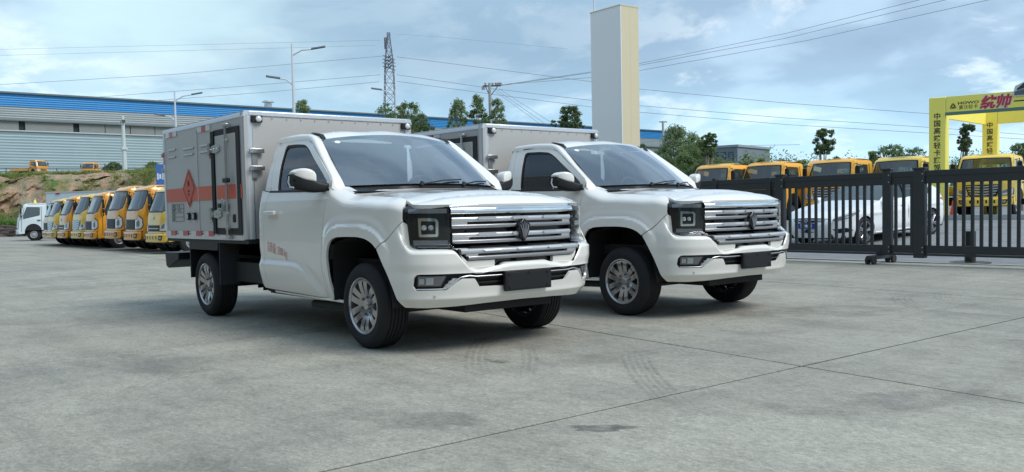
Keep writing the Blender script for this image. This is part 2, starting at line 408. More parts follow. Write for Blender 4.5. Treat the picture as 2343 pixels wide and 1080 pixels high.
# closing bays along the gate and the outer corners, cut to the slanting joints
for i in range(-9, 2):
    xa, xb = X0+XP*i+q_, X0+XP*(i+1)-q_; ya = Y0-.16+SH*XP*i; js = [j for j in range(-4, 4) if Y0+YP*j-.16+SH*XP*i+YP < 11.6 and j < (3 if i > -3 else 1 if i < -6 else 2)]
    yt = ya+YP*(max(js)+1)
    if yt+SH*XP < 10.8: MB().prism([(xa, yt+q_), (xb, yt+SH*XP+q_), (xb, 10.94), (xa, 10.94)], 2, -.12, -.0006).build('slab', concrete, yard)
    yb = ya-YP*4; MB().prism([(xa, yb-4), (xb, yb-4), (xb, yb+SH*XP-q_), (xa, yb-q_)], 2, -.12, -.0006).build('slab', concrete, yard)

kerb = MB().b2((-40, 10.97, -.2), (20, 11.09, .015)).build('kerb_strip', mat('kerb_pale', (.42, .43, .40), .85, noise=(6., .9, (.33, .34, .32))))
tag(kerb, kind='structure')
# road beyond the gate, rising gently
def road_z(y): return float(np.interp(y, [11.09, 13.5, 17, 24, 60, 400], [-.004, .05, .25, .46, .50, .52]))
rows = [[(x, y, road_z(y)) for y in (11.09, 12, 13.5, 15, 17, 20, 24, 32, 45, 60, 90)] for x in (-60, -30, -10, 5, 30)]
rd = MB().grid(rows).build('road', asphalt, smooth=True, fix=False); tag(rd, kind='structure')
line_m = mat('road_paint', (.62, .63, .62), .7, noise=(5., .9, (.45, .46, .45)))
def road_line(x0, y0, x1, y1, w=.12):
    d = Vector((x1-x0, y1-y0)).normalized(); n = Vector((-d.y, d.x))*w/2; rows = []
    for t in np.linspace(0, 1, 24):
        x = x0+(x1-x0)*t; y = y0+(y1-y0)*t; z = road_z(y)+.006
        rows.append([(x-n.x, y-n.y, z), (x+n.x, y+n.y, z)])
    return tag(MB().grid(rows).build('road_marking', line_m, fix=False), kind='structure')
road_line(-12, 19.3, 6, 20.2, .14); road_line(-12, 22.6, 6, 23.4, .14)
tag(MB().prism([(24.2, .3), (24.2, .62), (24.4, .62), (24.4, .3)], 0, -11, 12).build('road_kerb', mat('kerb_pale', (.4, .4, .4))), kind='structure')

# stains and tyre marks: thin patches of grime on the slabs
def grime(name, alpha, col=(.05, .05, .05), scale=6., lo=.35, hi=.65, stretch=None):
    M = bpy.data.materials.new(name); M.use_nodes = True; nt = M.node_tree; b = nt.nodes['Principled BSDF']; L = nt.links.new; N = nt.nodes.new
    b.inputs['Base Color'].default_value = (*col, 1); b.inputs['Roughness'].default_value = .7
    g = N('ShaderNodeNewGeometry'); n = N('ShaderNodeTexNoise'); n.inputs['Scale'].default_value = scale; n.inputs['Detail'].default_value = 8; n.inputs['Roughness'].default_value = .7
    L(g.outputs['Position'], n.inputs['Vector']); r = N('ShaderNodeMapRange'); L(n.outputs['Fac'], r.inputs[0]); r.inputs[1].default_value = lo; r.inputs[2].default_value = hi
    r.inputs[3].default_value = 0; r.inputs[4].default_value = alpha
    at_ = N('ShaderNodeAttribute'); at_.attribute_name = 'fade'; mu = N('ShaderNodeMath'); mu.operation = 'MULTIPLY'; L(r.outputs[0], mu.inputs[0]); L(at_.outputs['Fac'], mu.inputs[1])
    L(mu.outputs[0], b.inputs['Alpha']); return M
def fade_attr(o, vals):
    a = o.data.attributes.new('fade', 'FLOAT', 'POINT'); a.data.foreach_set('value', np.asarray(vals, float))
oil = grime('oil_stain', .42, (.03, .03, .032), 5., .30, .55)
def stain(x, y, a, b, rot, m, ir=.2, seed=1):
    r = np.random.default_rng(seed); n = 36; ph = r.uniform(0, 6.28, 4); V = [(x, y, .0045)]; fd = [1.]; F = []
    rings = (.45, .8, 1.)
    for q, rad in enumerate(rings):
        for k in range(n):
            t = 2*math.pi*k/n; w = rad*(1+ir*(math.sin(3*t+ph[0])*.5+math.sin(5*t+ph[1])*.35+math.sin(9*t+ph[2])*.25))
            u, v = a*w*math.cos(t), b*w*math.sin(t); V.append((x+u*math.cos(rot)-v*math.sin(rot), y+u*math.sin(rot)+v*math.cos(rot), .0045)); fd.append((1., .9, 0.)[q])
    for k in range(n): F.append((0, 1+k, 1+(k+1) % n))
    for q in range(2):
        for k in range(n): F.append((1+q*n+k, 1+(q+1)*n+k, 1+(q+1)*n+(k+1) % n, 1+q*n+(k+1) % n))
    me = bpy.data.meshes.new('oil_stain'); me.from_pydata(V, [], F); o = link('oil_stain', me, yard, m); fade_attr(o, fd); return o
stain(3.16, -1.42, .17, .075, .85, oil, .3, 3); stain(1.25, -.56, .12, .06, .1, oil, .3, 5)
faint = grime('damp_patch', .20, (.06, .06, .07), 2.2, .38, .62)
stain(2.6, -3.1, .5, .22, .4, faint, .3, 6); stain(3.9, .2, .7, .25, 1.2, faint, .3, 7); stain(-.4, -2.4, .9, .35, .2, faint, .35, 8); stain(2.3, -2.0, .5, .2, .5, faint, .35, 9)
stain(1.1, 3.4, 1.3, .5, .9, faint, .3, 10); stain(3.8, 2.9, .9, .5, 1.4, faint, .3, 11); stain(4.3, -2.9, .5, .3, 1.2, faint, .3, 12)
skid = grime('tyre_scuff', .20, (.045, .045, .05), 14., .36, .66)
def tyre_mark(cx, cy, r, a0, a1, n_ribs=4, w=.20, al=1.):
    V = []; F = []; fd = []; K = 40
    for q in range(n_ribs):
        rr_ = r+(q-(n_ribs-1)/2)*w/n_ribs; hw = w/n_ribs*.30
        for k in range(K+1):
            t = a0+(a1-a0)*k/K; n0 = len(V)
            for e in (-hw, hw): V.append((cx+(rr_+e)*math.cos(t), cy+(rr_+e)*math.sin(t), .0042)); fd.append(al*min(1, k/8, (K-k)/14))
            if k < K: F.append((n0, n0+1, n0+3, n0+2))
    me = bpy.data.meshes.new('tyre_mark'); me.from_pydata(V, [], F); o = link('tyre_mark', me, yard, skid); fade_attr(o, fd); return o
def tyre_path(px, py, ln, bend, ribs=4, w=.19, al=1.):      # a scuff running away from the viewer through a ground point
    v = FW+RT*((px-IW/2)/F_PX)-UPV*((py-IH/2-PY)/F_PX); c = CAMP+v*(-CH/v.z); r_ = 1/abs(bend); s_ = 1 if bend > 0 else -1
    side = Vector((RT.x, RT.y, 0)).normalized()*s_; o = c+side*r_; a = math.atan2(-side.y, -side.x); d = ln/r_/2
    tyre_mark(o.x, o.y, r_, a-d, a+d, ribs, w, al)
tyre_path(1090, 812, 1.9, .14); tyre_path(1212, 815, 1.7, -.12, 3, .14, .8); tyre_path(1478, 862, 2.0, .12, 5, .22); tyre_path(1560, 800, 1.6, .25, 3, .15, .5)
tyre_path(2110, 705, 3.2, .42, 4, .24, .9); tyre_path(2215, 700, 3.0, .40, 4, .22, .8); tyre_path(2290, 820, 1.8, .2, 3, .2, .5); tyre_path(340, 880, 1.5, -.4, 3, .2, .45)
skl = MB()
for (a, b) in (((2.35, -3.05), (2.62, -2.86)), ((2.05, -.15), (2.12, .12)), ((.05, -2.95), (-.35, -2.86))):
    d = Vector((b[0]-a[0], b[1]-a[1])); n = Vector((-d.y, d.x)).normalized()*.008
    skl.add([(a[0]-n.x, a[1]-n.y, .0046), (b[0]-n.x*.3, b[1]-n.y*.3, .0046), (b[0]+n.x*.3, b[1]+n.y*.3, .0046), (a[0]+n.x, a[1]+n.y, .0046)], [(0, 1, 2, 3)])

# small grit lying about
gt = MB()
for k in range(110):
    D = rng.uniform(3, 26); px = rng.uniform(0, 2343); p = at(px, 600, D); x_, y_ = p.x, p.y
    if y_ > 10.7: continue
    r_ = rng.uniform(.0015, .004)*(1+D*.05); gt.box((x_, y_, r_*.4), (r_*2, r_*rng.uniform(1, 2), r_), Matrix.Rotation(rng.uniform(0, 3), 3, 'Z'))
tag(gt.build('grit', mat('grit_pale', (.34, .33, .30), .9)), kind='stuff')

# ------------------------------------------------------------ hill with cut bank
def vnoise(x, y, seed=0):
    x = np.asarray(x, float); y = np.asarray(y, float); xi = np.floor(x).astype(int); yi = np.floor(y).astype(int); fx = x-xi; fy = y-yi
    fx = fx*fx*(3-2*fx); fy = fy*fy*(3-2*fy)
    def h(a, b): n = np.sin(a*127.1+b*311.7+seed*74.7)*43758.5453; return n-np.floor(n)
    return (h(xi, yi)*(1-fx)+h(xi+1, yi)*fx)*(1-fy)+(h(xi, yi+1)*(1-fx)+h(xi+1, yi+1)*fx)*fy
def fbm(x, y, s=0, o=4): return sum(vnoise(x*2**k, y*2**k, s+k)*.5**(k+1) for k in range(o))
def hill_pt(px, D, z): p = at(px, 500, D); return (p.x, p.y, z)
def bank_mat():
    M = bpy.data.materials.new('cut_bank'); M.use_nodes = True; nt = M.node_tree; b = nt.nodes['Principled BSDF']; L = nt.links.new; N = nt.nodes.new
    g = N('ShaderNodeNewGeometry'); mp = N('ShaderNodeMapping'); mp.inputs['Scale'].default_value = (1.6, 1.6, .5); L(g.outputs['Position'], mp.inputs[0])
    def nz(s, d, r, v): n = N('ShaderNodeTexNoise'); n.inputs['Scale'].default_value = s; n.inputs['Detail'].default_value = d; n.inputs['Roughness'].default_value = r; L(v, n.inputs['Vector']); return n.outputs['Fac']
    def ramp(f, st):
        r = N('ShaderNodeValToRGB'); L(f, r.inputs[0]); cr = r.color_ramp
        while len(cr.elements) < len(st): cr.elements.new(.5)
        for e, (p, c) in zip(cr.elements, st): e.position = p; e.color = (*c, 1)
        return r.outputs[0]
    rock = ramp(nz(.55, 8, .65, mp.outputs[0]), [(.32, (.13, .10, .07)), (.42, (.34, .24, .15)), (.50, (.45, .30, .21)), (.58, (.30, .27, .17)), (.66, (.40, .32, .24)), (.76, (.22, .20, .16))])
    veg = ramp(nz(2.2, 6, .7, g.outputs['Position']), [(.35, (.07, .12, .03)), (.6, (.17, .22, .07)), (.75, (.26, .26, .11))])
    fac = ramp(nz(.22, 6, .62, g.outputs['Position']), [(.485, (0, 0, 0)), (.60, (1, 1, 1))])
    n = N('ShaderNodeMix'); n.data_type = 'RGBA'; L(fac, n.inputs['Factor']); L(rock, n.inputs[6]); L(veg, n.inputs[7]); L(n.outputs[2], b.inputs['Base Color'])
    b.inputs['Roughness'].default_value = .95; b.inputs['Specular IOR Level'].default_value = .1
    bp = N('ShaderNodeBump'); bp.inputs['Strength'].default_value = .9; bp.inputs['Distance'].default_value = .4; L(nz(1.6, 8, .7, g.outputs['Position']), bp.inputs['Height']); L(bp.outputs[0], b.inputs['Normal'])
    return M
bank_m = bank_mat()
PXS = np.concatenate([np.linspace(-160, 460, 330), np.linspace(470, 1500, 60)])
prof = [(66.0, -.25), (68, .02), (69.5, .5), (70.5, 1.3), (71.3, 2.3), (72.1, 3.3), (73, 4.15), (74, 4.62), (76, 4.80), (90, 5.45), (110, 6.30), (135, 7.40), (150, 8.1), (400, 9.0)]
pd = []; 
for (a, b) in zip(prof[:-1], prof[1:]):
    k = 8 if b[0] < 76 else 2
    for j in range(k): pd.append((a[0]+(b[0]-a[0])*j/k, a[1]+(b[1]-a[1])*j/k))
pd.append(prof[-1])
def hillp(px, D, z):
    p = at(px, 500, D); w = sm_(66.5, 69, D)*sm_(80, 76, D)
    n1 = fbm(np.array([p.x*.28+p.y*.1]), np.array([z*.14+p.y*.05]), 3, 4)[0]-.47; n2 = fbm(np.array([p.x*.9]), np.array([z*.7+p.y*.3]), 9, 4)[0]-.47
    n3 = fbm(np.array([p.x*2.6]), np.array([z*1.2+p.y*.9]), 13, 3)[0]-.44
    d = (n1*5.0+n2*2.6+n3*1.1)*w
    q = at(px, 500, D+d)
    zz = z+(n2*1.0)*w+((fbm(np.array([q.x*.15]), np.array([q.y*.15]), 5)[0]-.47)*.5 if D > 68 else 0)
    return (q.x, q.y, zz)
def sm_(a, b, x): t = min(max((x-a)/(b-a), 0), 1); return t*t*(3-2*t)
hill = MB().grid([[hillp(px, D, z) for D, z in pd] for px in PXS]).build('hill', bank_m, smooth=True, ang=50, fix=False)
tag(hill, kind='structure')

# ------------------------------------------------------------ foliage tools
def leaf_mat(name, c1, c2, sc=1.2):
    M = mat(name, c1, .75, noise=(sc, .5, c2)); M.node_tree.nodes['Principled BSDF'].inputs['Subsurface Weight'].default_value = 0
    nt = M.node_tree; b = nt.nodes['Principled BSDF']; out = [n for n in nt.nodes if n.type == 'OUTPUT_MATERIAL'][0]
    t = nt.nodes.new('ShaderNodeBsdfTranslucent'); t.inputs[0].default_value = (c2[0]*1.3, c2[1]*1.5, c2[2]*.9, 1); mx = nt.nodes.new('ShaderNodeMixShader'); mx.inputs[0].default_value = .3
    nt.links.new(b.outputs[0], mx.inputs[1]); nt.links.new(t.outputs[0], mx.inputs[2]); nt.links.new(mx.outputs[0], out.inputs[0]); return M
lf_dark = leaf_mat('leaf_dark', (.058, .092, .042), (.12, .165, .07))
lf_mid = leaf_mat('leaf_mid', (.10, .15, .07), (.19, .25, .115))
lf_pale = leaf_mat('leaf_pale', (.14, .19, .11), (.25, .31, .18))
lf_yel = leaf_mat('leaf_yellowish', (.13, .17, .045), (.22, .25, .08))
bark_m = mat('bark', (.12, .10, .075), .9, noise=(5., .8, (.20, .17, .13)))
bark_pale = mat('bark_pale', (.26, .22, .17), .9, noise=(5., .8, (.36, .32, .26)))
def leaves(centres, radii, n_each, size, name, m, parent, seed, squash=1.):
    r = np.random.default_rng(seed); P = []
    for c, rad in zip(centres, radii):
        d = r.normal(size=(n_each, 3)); d /= np.linalg.norm(d, axis=1)[:, None]; q = r.uniform(.02, 1.2, (n_each, 1))
        P.append(np.array(c)+d*q*1.12*rad*np.array([1, 1, squash]))
    P = np.concatenate(P); n = len(P); a = r.normal(size=(n, 3)); a /= np.linalg.norm(a, axis=1)[:, None]; b = np.cross(a, r.normal(size=(n, 3))); b /= np.linalg.norm(b, axis=1)[:, None]
    s = size*r.uniform(.6, 1.4, (n, 1)); V = np.stack([P-a*s, P+b*s*.45, P+a*s, P-b*s*.45], 1).reshape(-1, 3)
    me = bpy.data.meshes.new(name); idx = np.arange(n*4).reshape(n, 4); me.from_pydata(V.tolist(), [], idx.tolist()); return link(name, me, parent, m)
def tree(name, px, py_top, D, w, z0, m, label, style='round', seed=1, trunk=.12, group=None, leafsize=None, dens=1., low=.25, bark=bark_m, lean=0.):
    """w: crown width in metres; the crown reaches up to sight line py_top"""
    base = ground_at(px, D, z0, py_top+35); top = at(px, py_top, D).z; H = top-z0; r = np.random.default_rng(seed)
    T_ = empty(name, base); tag(T_, label, 'bush' if style == 'bush' else 'tree', group)
    ls = .0011*D if D < 90 else .0016*D
    cs = []; rs = []; tb = MB()
    if style == 'pollard':
        hc = low*H; n = int(60*dens)
        for k in range(n):
            t = r.uniform(0, 1); a = r.uniform(0, 6.28); q = w/2*math.sqrt(r.uniform(0, 1))*(.55+.45*math.sin(math.pi*(t*.8+.1))); cs.append((q*math.cos(a)+lean*(hc+t*(H-hc))/H, q*math.sin(a), hc+t*(H-hc)*.93)); rs.append(w*r.uniform(.06, .12))
        for k in range(9):
            a = r.uniform(0, 6.28); q = w*.33*r.uniform(.3, 1); e = (q*math.cos(a)+lean*.8, q*math.sin(a), r.uniform(hc, H*.85))
            tb.tube([(r.uniform(-.1, .1), r.uniform(-.1, .1), 0), (e[0]*.45+r.uniform(-.15, .15), e[1]*.45, e[2]*.5), e], [trunk*.45, trunk*.3, trunk*.12], 5)
    else:
        n = int({'round': 110, 'airy': 55, 'poplar': 130, 'bush': 95}[style]*dens)
        for k in range(n):
            t = r.uniform(0, 1)
            if style == 'poplar': q = w/2*1.15*math.sin(math.pi*min(.92, .16+t*.80))**.7*math.sqrt(r.uniform(.05, 1))*(1-.35*t); z = H*(low+(1-low)*t)*.98
            elif style == 'bush': t = t**.8; q = w/2*math.sqrt(max(1-t*t, .05))*math.sqrt(r.uniform(.0, 1)); z = H*t*.92
            else: q = w/2*math.sqrt(max(1-(2*t-1)**2, .06))*math.sqrt(r.uniform(.05, 1)); z = H*(low+(1-low)*t)*.95
            a = r.uniform(0, 6.28); cs.append((q*math.cos(a)+lean*z/H, q*math.sin(a), z)); rs.append(w*r.uniform(.05, .12))
        tb.tube([(0, 0, 0), (lean*.3, .05, H*.35), (lean*.8, 0, H*.8)], [trunk, trunk*.75, trunk*.2], 7)
        for c in cs[::4]:
            zb = c[2]*.62; tb.tube([(lean*zb/H, 0, zb), (c[0]*.6, c[1]*.6, (zb+c[2])/2), c], [trunk*.4, trunk*.25, trunk*.08], 4, cap=False)
    tb.build('trunk', bark, T_, smooth=True)
    # clumps lit differently by their own density, several crown clumps per tree
    leaves(cs, rs, int(80*(.6 if style == 'airy' else 1)), ls, 'crown', m, T_, seed+5, .85)
    tag([c for c in T_.children if c.name.startswith('crown')][0], kind='stuff')
    return T_

# ------------------------------------------------------------ long factory hall on the hill
def ribbed(name, col, noise_c):
    return mat(name, col, .45, metal=.15, noise=(.35, .9, noise_c))
wall_m = ribbed('cladding_grey', (.32, .42, .455), (.27, .36, .39)); wall2_m = ribbed('cladding_upper', (.30, .345, .355), (.235, .27, .285)); blue_m = ribbed('cladding_blue', (.018, .19, .46), (.025, .22, .52))
pane_m = mat('translucent_pane', (.235, .25, .235), .5, noise=(1.2, .9, (.17, .185, .18))); dark_m = mat('dark_opening', (.012, .02, .025), .7); trim_m = mat('cladding_trim', (.13, .16, .17), .5)
HP0 = at(-150, 500, 133.); HP0 = Vector((HP0.x, HP0.y, 0)); th = YAW-R(50.6); hd = Vector((math.cos(th), math.sin(th), 0)); hn = Vector((math.sin(th), -math.cos(th), 0))
if hn.dot(CAMP-HP0) < 0: hn = -hn
def hall_len(px):       # distance along the wall seen at column px
    p = at(px, 500, 100); d = Vector((p.x-CX, p.y-CY, 0)); # solve C + t d = HP0 + s hd
    q = HP0-Vector((CX, CY, 0)); den = d.x*hd.y-d.y*hd.x; t = (q.x*hd.y-q.y*hd.x)/den; s = (Vector((CX, CY, 0))+d*t-HP0).dot(hd); return s, t*100
LEN = hall_len(1532)[0]; s0, D0 = hall_len(0)
def hz(py, px=0): s_, D_ = hall_len(px); p = at(px, py, D_); return p.z
zt, zb1, zw1, zw0, zb0 = hz(213), hz(243), hz(274), hz(298), 5.0
hall = empty('factory_hall', HP0); tag(hall, 'long grey factory hall with a blue band under its eaves, on the hill', 'building')
def wallbox(mb, s_a, s_b, za, zc, d0, d1):
    P = []
    for s_ in (s_a, s_b):
        for d in (d0, d1):
            for z in (za, zc): q = hd*s_+hn*d; P.append((q.x, q.y, z))
    return mb.add(P, [(0, 1, 3, 2), (4, 6, 7, 5), (0, 4, 5, 1), (2, 3, 7, 6), (0, 2, 6, 4), (1, 5, 7, 3)])
def courses(name, m, za, zc, n, base):
    h = (zc-za)/n
    for k in range(n):
        mb = MB(); z = za+k*h; P = []
        for s_ in (0, LEN):
            for d, zz in ((-.5, z), (base+.05, z+.01), (base+.015, z+h*.5), (base+.045, z+h*.96), (-.5, z+h)):
                q = hd*s_+hn*d; P.append((q.x, q.y, zz))
        mb.add(P, [(4, 3, 2, 1, 0), (5, 6, 7, 8, 9)]+[(i, i+1, 6+i, 5+i) for i in range(4)]); mb.build(name, m, hall)
courses('cladding_course', wall_m, zb0, zw0, 22, 0.); courses('upper_course', wall2_m, zw1, zb1, 6, .05); courses('blue_course', blue_m, zb1, zt, 6, .12)
wallbox(MB(), 0, LEN, zw0, zw1, -.6, -.35).build('window_backing', dark_m, hall)
n_ = 44; dark_at = {hall_len(63)[0], hall_len(183)[0]}
sA = 0.
darks = [(hall_len(54)[0], hall_len(67)[0]), (hall_len(178)[0], hall_len(190)[0])]
edges = sorted([0.]+[e for d in darks for e in d]+[LEN]); pw = 3.9
for a, b in ((0, darks[0][0]), (darks[0][1], darks[1][0]), (darks[1][1], LEN)):
    k = max(1, int((b-a)/pw))
    for i in range(k):
        sa, sb = a+(b-a)*i/k, a+(b-a)*(i+1)/k
        wallbox(MB(), sa+.06, sb-.06, zw0+.1, zw1-.1, -.30, -.05-.04*(i % 2)).build('window_pane', pane_m, hall)
wallbox(MB(), 0, LEN, zw1-.12, zw1+.12, -.4, .35).build('window_flashing', trim_m, hall); wallbox(MB(), 0, LEN, zw0-.12, zw0+.06, -.4, .28).build('window_sill', mat('sill_pale', (.45, .48, .50), .5), hall)
wallbox(MB(), -1, LEN+.6, zt-.02, zt+.22, -.5, .45).build('eaves', trim_m, hall)
rf = MB(); P = []
for s_ in (0, LEN):
    for d, zz in ((.3, zt), (-22, zt+.5), (-44, zt), (-44, zb0), (.0, zb0)):
        q = hd*s_+hn*(d-.6); P.append((q.x, q.y, zz))
rf.add(P, [(0, 1, 6, 5), (1, 2, 7, 6), (2, 3, 8, 7), (5, 6, 7, 8, 9)]); rf.build('hall_roof', wall2_m, hall)
sv, Dv = hall_len(638); pv = HP0+hd*sv-hn*3; dv = (pv-CAMP).dot(FW); zv = at(638, 249, dv).z; zv1 = at(638, 238, dv).z
MB().tube([(hd*sv-hn*3)+Vector((0, 0, zv-1)), (hd*sv-hn*3)+Vector((0, 0, zv1))], .7, 14).tube([(hd*sv-hn*3)+Vector((0, 0, zv1+.2)), (hd*sv-hn*3)+Vector((0, 0, zv1+.5))], [1.15, .9], 14).build('roof_vent', mat('galvanised', (.5, .52, .53), .35, metal=.7), hall, smooth=True)
for px in range(80, 1500, 95):      # rain pipes
    s_, _ = hall_len(px)

# grey office block far right
gb = at(1640, 400, 120.); gx = (at(1690, 400, 118.)-gb); gx.z = 0; gx.normalize(); gy = Vector((-gx.y, gx.x, 0))
if gy.dot(CAMP-gb) > 0: gy = -gy
GBo = empty('office_block', (gb.x, gb.y, 0)); tag(GBo, 'small grey flat-roofed building with dark windows behind the trees', 'building')
zt_ = at(1690, 335, 118).z; rot = Matrix((gx, gy, Vector((0, 0, 1)))).transposed()
ws_ = (at(1690, 400, 118)-at(1560, 400, 121)).length
MB().box(rot @ Vector((-ws_/2+3, 5, zt_/2)), (ws_, 10, zt_), rot).build('wall', mat('render_grey', (.19, .22, .25), .8, noise=(.5, .8, (.16, .19, .22))), GBo)
MB().box(rot @ Vector((-ws_/2+3, 5, zt_+.1)), (ws_+.3, 10.3, .3), rot).build('parapet', mat('parapet_grey', (.28, .31, .33), .7), GBo)
for px in (1652, 1676, 1628, 1604):
    s_ = (at(px, 400, 119)-gb).dot(gx)
    w_ = MB().box(rot @ Vector((s_, .02, at(px, 358, 119).z)), (.75, .12, 1.2), rot).build('window', mat('frame_dark', (.05, .06, .08), .5), GBo)
    MB().box(rot @ Vector((s_, -.05, at(px, 358, 119).z)), (.6, .03, 1.0), rot).build('pane', mat('office_pane', (.03, .05, .09), .1), w_)

# ------------------------------------------------------------ unseen surroundings behind the camera that show in paint and chrome
glz = mat('dark_glazing', (.03, .04, .045), .1); shw = mat('shade_block_wall', (.20, .175, .125), .8, noise=(.6, .8, (.25, .22, .165)))
def block(name, x0, y0, x1, y1, h, m, face, lb, n=8, rows=2):
    b = empty(name, (x0, y0, 0)); tag(b, lb, 'building'); MB().b2((0, 0, 0), (x1-x0, y1-y0, h)).build('wall', m, b)
    MB().b2((-.3, -.3, h), (x1-x0+.3, y1-y0+.3, h+.4)).build('parapet', trim_m, b); L_ = (x1-x0) if face == 'y' else (y1-y0)
    for k in range(n):
        for r_ in range(rows):
            a = L_*(k+.2)/n; c = L_*(k+.8)/n; za = h*(.12+r_*.85/rows); zb = za+h*.55/rows
            (MB().b2((a, y1-y0, za), (c, y1-y0+.06, zb)) if face == 'y' else MB().b2((-.06, a, za), (0, c, zb))).build('window', glz, b)
block('shade_block', -52, -27, 34, -17, 8.0, shw, 'y', 'long tan block, unseen, added to shade and be mirrored in the truck doors', 16, 1)  # added out of view to cut low sky and warm the trucks' shaded side
block('depot_office', 62, -30, 74, 4, 9, mat('office_white', (.45, .46, .46), .7), 'x', 'pale three-storey office across the yard, mirrored in the chrome grille bar', 9, 3)
block('depot_hall', 66, 10, 84, 62, 7.5, wall_m, 'x', 'grey depot hall across the yard beside the pale office, mirrored in the grille', 8, 1)
cs = []; rs = []
for k in range(60): cs.append((random.uniform(56, 60), random.uniform(-90, 90), random.uniform(.5, 3.2))); rs.append(random.uniform(1., 2.))
tag(leaves(cs, rs, 160, .22, 'far_hedge', lf_dark, None, 15), kind='stuff')

# ------------------------------------------------------------ vegetation
g1 = 'poplars beside the utility pole'
tree('bushy_tree', 692, 217, 62, 2.1, 0, lf_pale, 'pale round tree crown left of the tall pylon, behind the double street lamp', 'round', 11, low=.45, dens=1.2, leafsize=.11)
tree('young_tree', 884, 222, 45, 1.35, 0, lf_mid, 'thin airy tree in front of the pylon foot', 'airy', 12, low=.5, dens=1.3, leafsize=.11)
tree('broadleaf_tree', 934, 222, 44, 1.9, 0, lf_mid, 'dense dark tree right beside the pylon foot', 'round', 13, low=.55, dens=1.0, leafsize=.10)
tree('broadleaf_tree', 960, 250, 43, 1.7, 0, lf_dark, 'lower reddish green tree at the corner of the nearest cargo box', 'round', 14, low=.5, leafsize=.10)
tree('poplar_tree', 1050, 225, 60, 2.3, 0, lf_pale, 'leftmost of the three poplars by the utility pole', 'poplar', 15, group=g1, low=.35, dens=1.1, leafsize=.11)
tree('poplar_tree', 1094, 214, 60, 1.9, 0, lf_mid, 'tallest poplar, just left of the utility pole', 'poplar', 16, group=g1, low=.35, leafsize=.11)
tree('poplar_tree', 1138, 222, 60, 2.0, 0, lf_pale, 'poplar just right of the utility pole', 'poplar', 17, group=g1, low=.35, leafsize=.11)
tree('pollard_tree', 1306, 240, 42, 1.15, 0, lf_dark, 'dense dark block-shaped tree top left of the blank pillar', 'pollard', 18, low=.70, dens=1.9, leafsize=.09)
tree('young_tree', 1267, 262, 42, .55, 0, lf_mid, 'tiny tree top left of the dark block-shaped tree', 'airy', 19, low=.6, leafsize=.09)
tree('round_bush', 1470, 318, 55, 1.6, 0, lf_dark, 'dark bush touching the right edge of the blank pillar', 'bush', 20, dens=1.5, leafsize=.11)
tree('poplar_tree', 1546, 290, 58, 3.4, 0, lf_pale, 'pale feathery tree between the blank pillar and the yellow trucks', 'poplar', 21, low=.15, dens=2.2, leafsize=.12)
tree('poplar_tree', 1584, 302, 60, 2.3, 0, lf_pale, 'narrow pale tree just right of the tallest feathery one', 'poplar', 22, low=.2, dens=1.2, leafsize=.11)
tree('broadleaf_tree', 1604, 312, 57, 2.8, 0, lf_mid, 'mid green tree behind the leftmost yellow truck of the right row', 'round', 23, low=.2, dens=1.6, leafsize=.11)
tree('pollard_tree', 1622, 303, 48, .85, 0, lf_dark, 'dark pollarded tree with bare stems left of the grey building', 'pollard', 24, low=.74, dens=1.3, leafsize=.09, bark=bark_pale)
tree('round_bush', 1520, 352, 50, 3.2, 0, lf_dark, 'broad dark bush low behind the second truck bonnet', 'bush', 25, dens=2.4, leafsize=.12)
tree('round_bush', 1612, 360, 50, 2.6, 0, lf_dark, 'dark bush right above the leftmost yellow cab', 'bush', 26, dens=1.8, leafsize=.12)
tree('round_bush', 1565, 340, 53, 2.6, 0, lf_mid, 'mid green bush in the middle of the thicket behind the second truck', 'bush', 27, dens=2., leafsize=.12)
tree('round_bush', 1660, 362, 52, 2.2, 0, lf_mid, 'green bush between the two leftmost yellow cabs', 'bush', 28, dens=1.5, leafsize=.11)
tree('young_tree', 1710, 347, 54, 1.0, 0, lf_mid, 'sparse small tree right of the grey building', 'airy', 29, low=.5, leafsize=.09)
tree('round_bush', 1742, 353, 56, 1.2, 0, lf_yel, 'small rounded yellow green bush behind the second yellow cab', 'bush', 30, dens=1.2, leafsize=.09)
tree('round_bush', 1790, 357, 60, 2.4, 0, lf_mid, 'low green bush behind the gap of the second and third yellow cabs', 'bush', 31, dens=1.3, leafsize=.11)
tree('round_bush', 1835, 360, 60, 2.0, 0, lf_yel, 'yellow green bush left of the tall pollarded tree', 'bush', 32, dens=1.3, leafsize=.11)
tree('pollard_tree', 1882, 288, 46, 1.05, 0, lf_dark, 'tall pollarded tree with many bare stems above the third yellow cab', 'pollard', 33, low=.72, dens=1.3, leafsize=.09, bark=bark_pale, lean=.1)
tree('round_bush', 1915, 348, 56, 1.1, 0, lf_mid, 'bush just right of the tall pollarded tree', 'bush', 34, dens=.9, leafsize=.10)
tree('round_bush', 1995, 336, 52, 1.6, 0, lf_mid, 'darker leafy tree top above the fourth yellow cab', 'bush', 35, dens=1.0, leafsize=.09)
tree('young_tree', 2040, 323, 52, 1.6, 0, lf_mid, 'sparse twiggy tree above the fourth yellow cab', 'airy', 36, low=.75, dens=1.1, leafsize=.09)
tree('young_tree', 2090, 330, 52, 1.5, 0, lf_mid, 'sparse twiggy tree left of the yellow arch', 'airy', 37, low=.75, dens=1.0, leafsize=.09)
tree('pollard_tree', 2195, 283, 42, .75, .4, lf_dark, 'dark leaning pollarded tree seen through the yellow arch', 'pollard', 38, low=.70, dens=1.4, leafsize=.09, lean=.35)
tree('round_bush', 2205, 352, 46, 1.0, .4, lf_mid, 'green bush at the foot of the tree inside the yellow arch', 'bush', 39, leafsize=.09)
tree('young_tree', 2337, 320, 46, 1.1, .4, lf_mid, 'sparse tree top at the right edge above the nearest yellow cab', 'airy', 40, low=.75, dens=1.3, leafsize=.09)
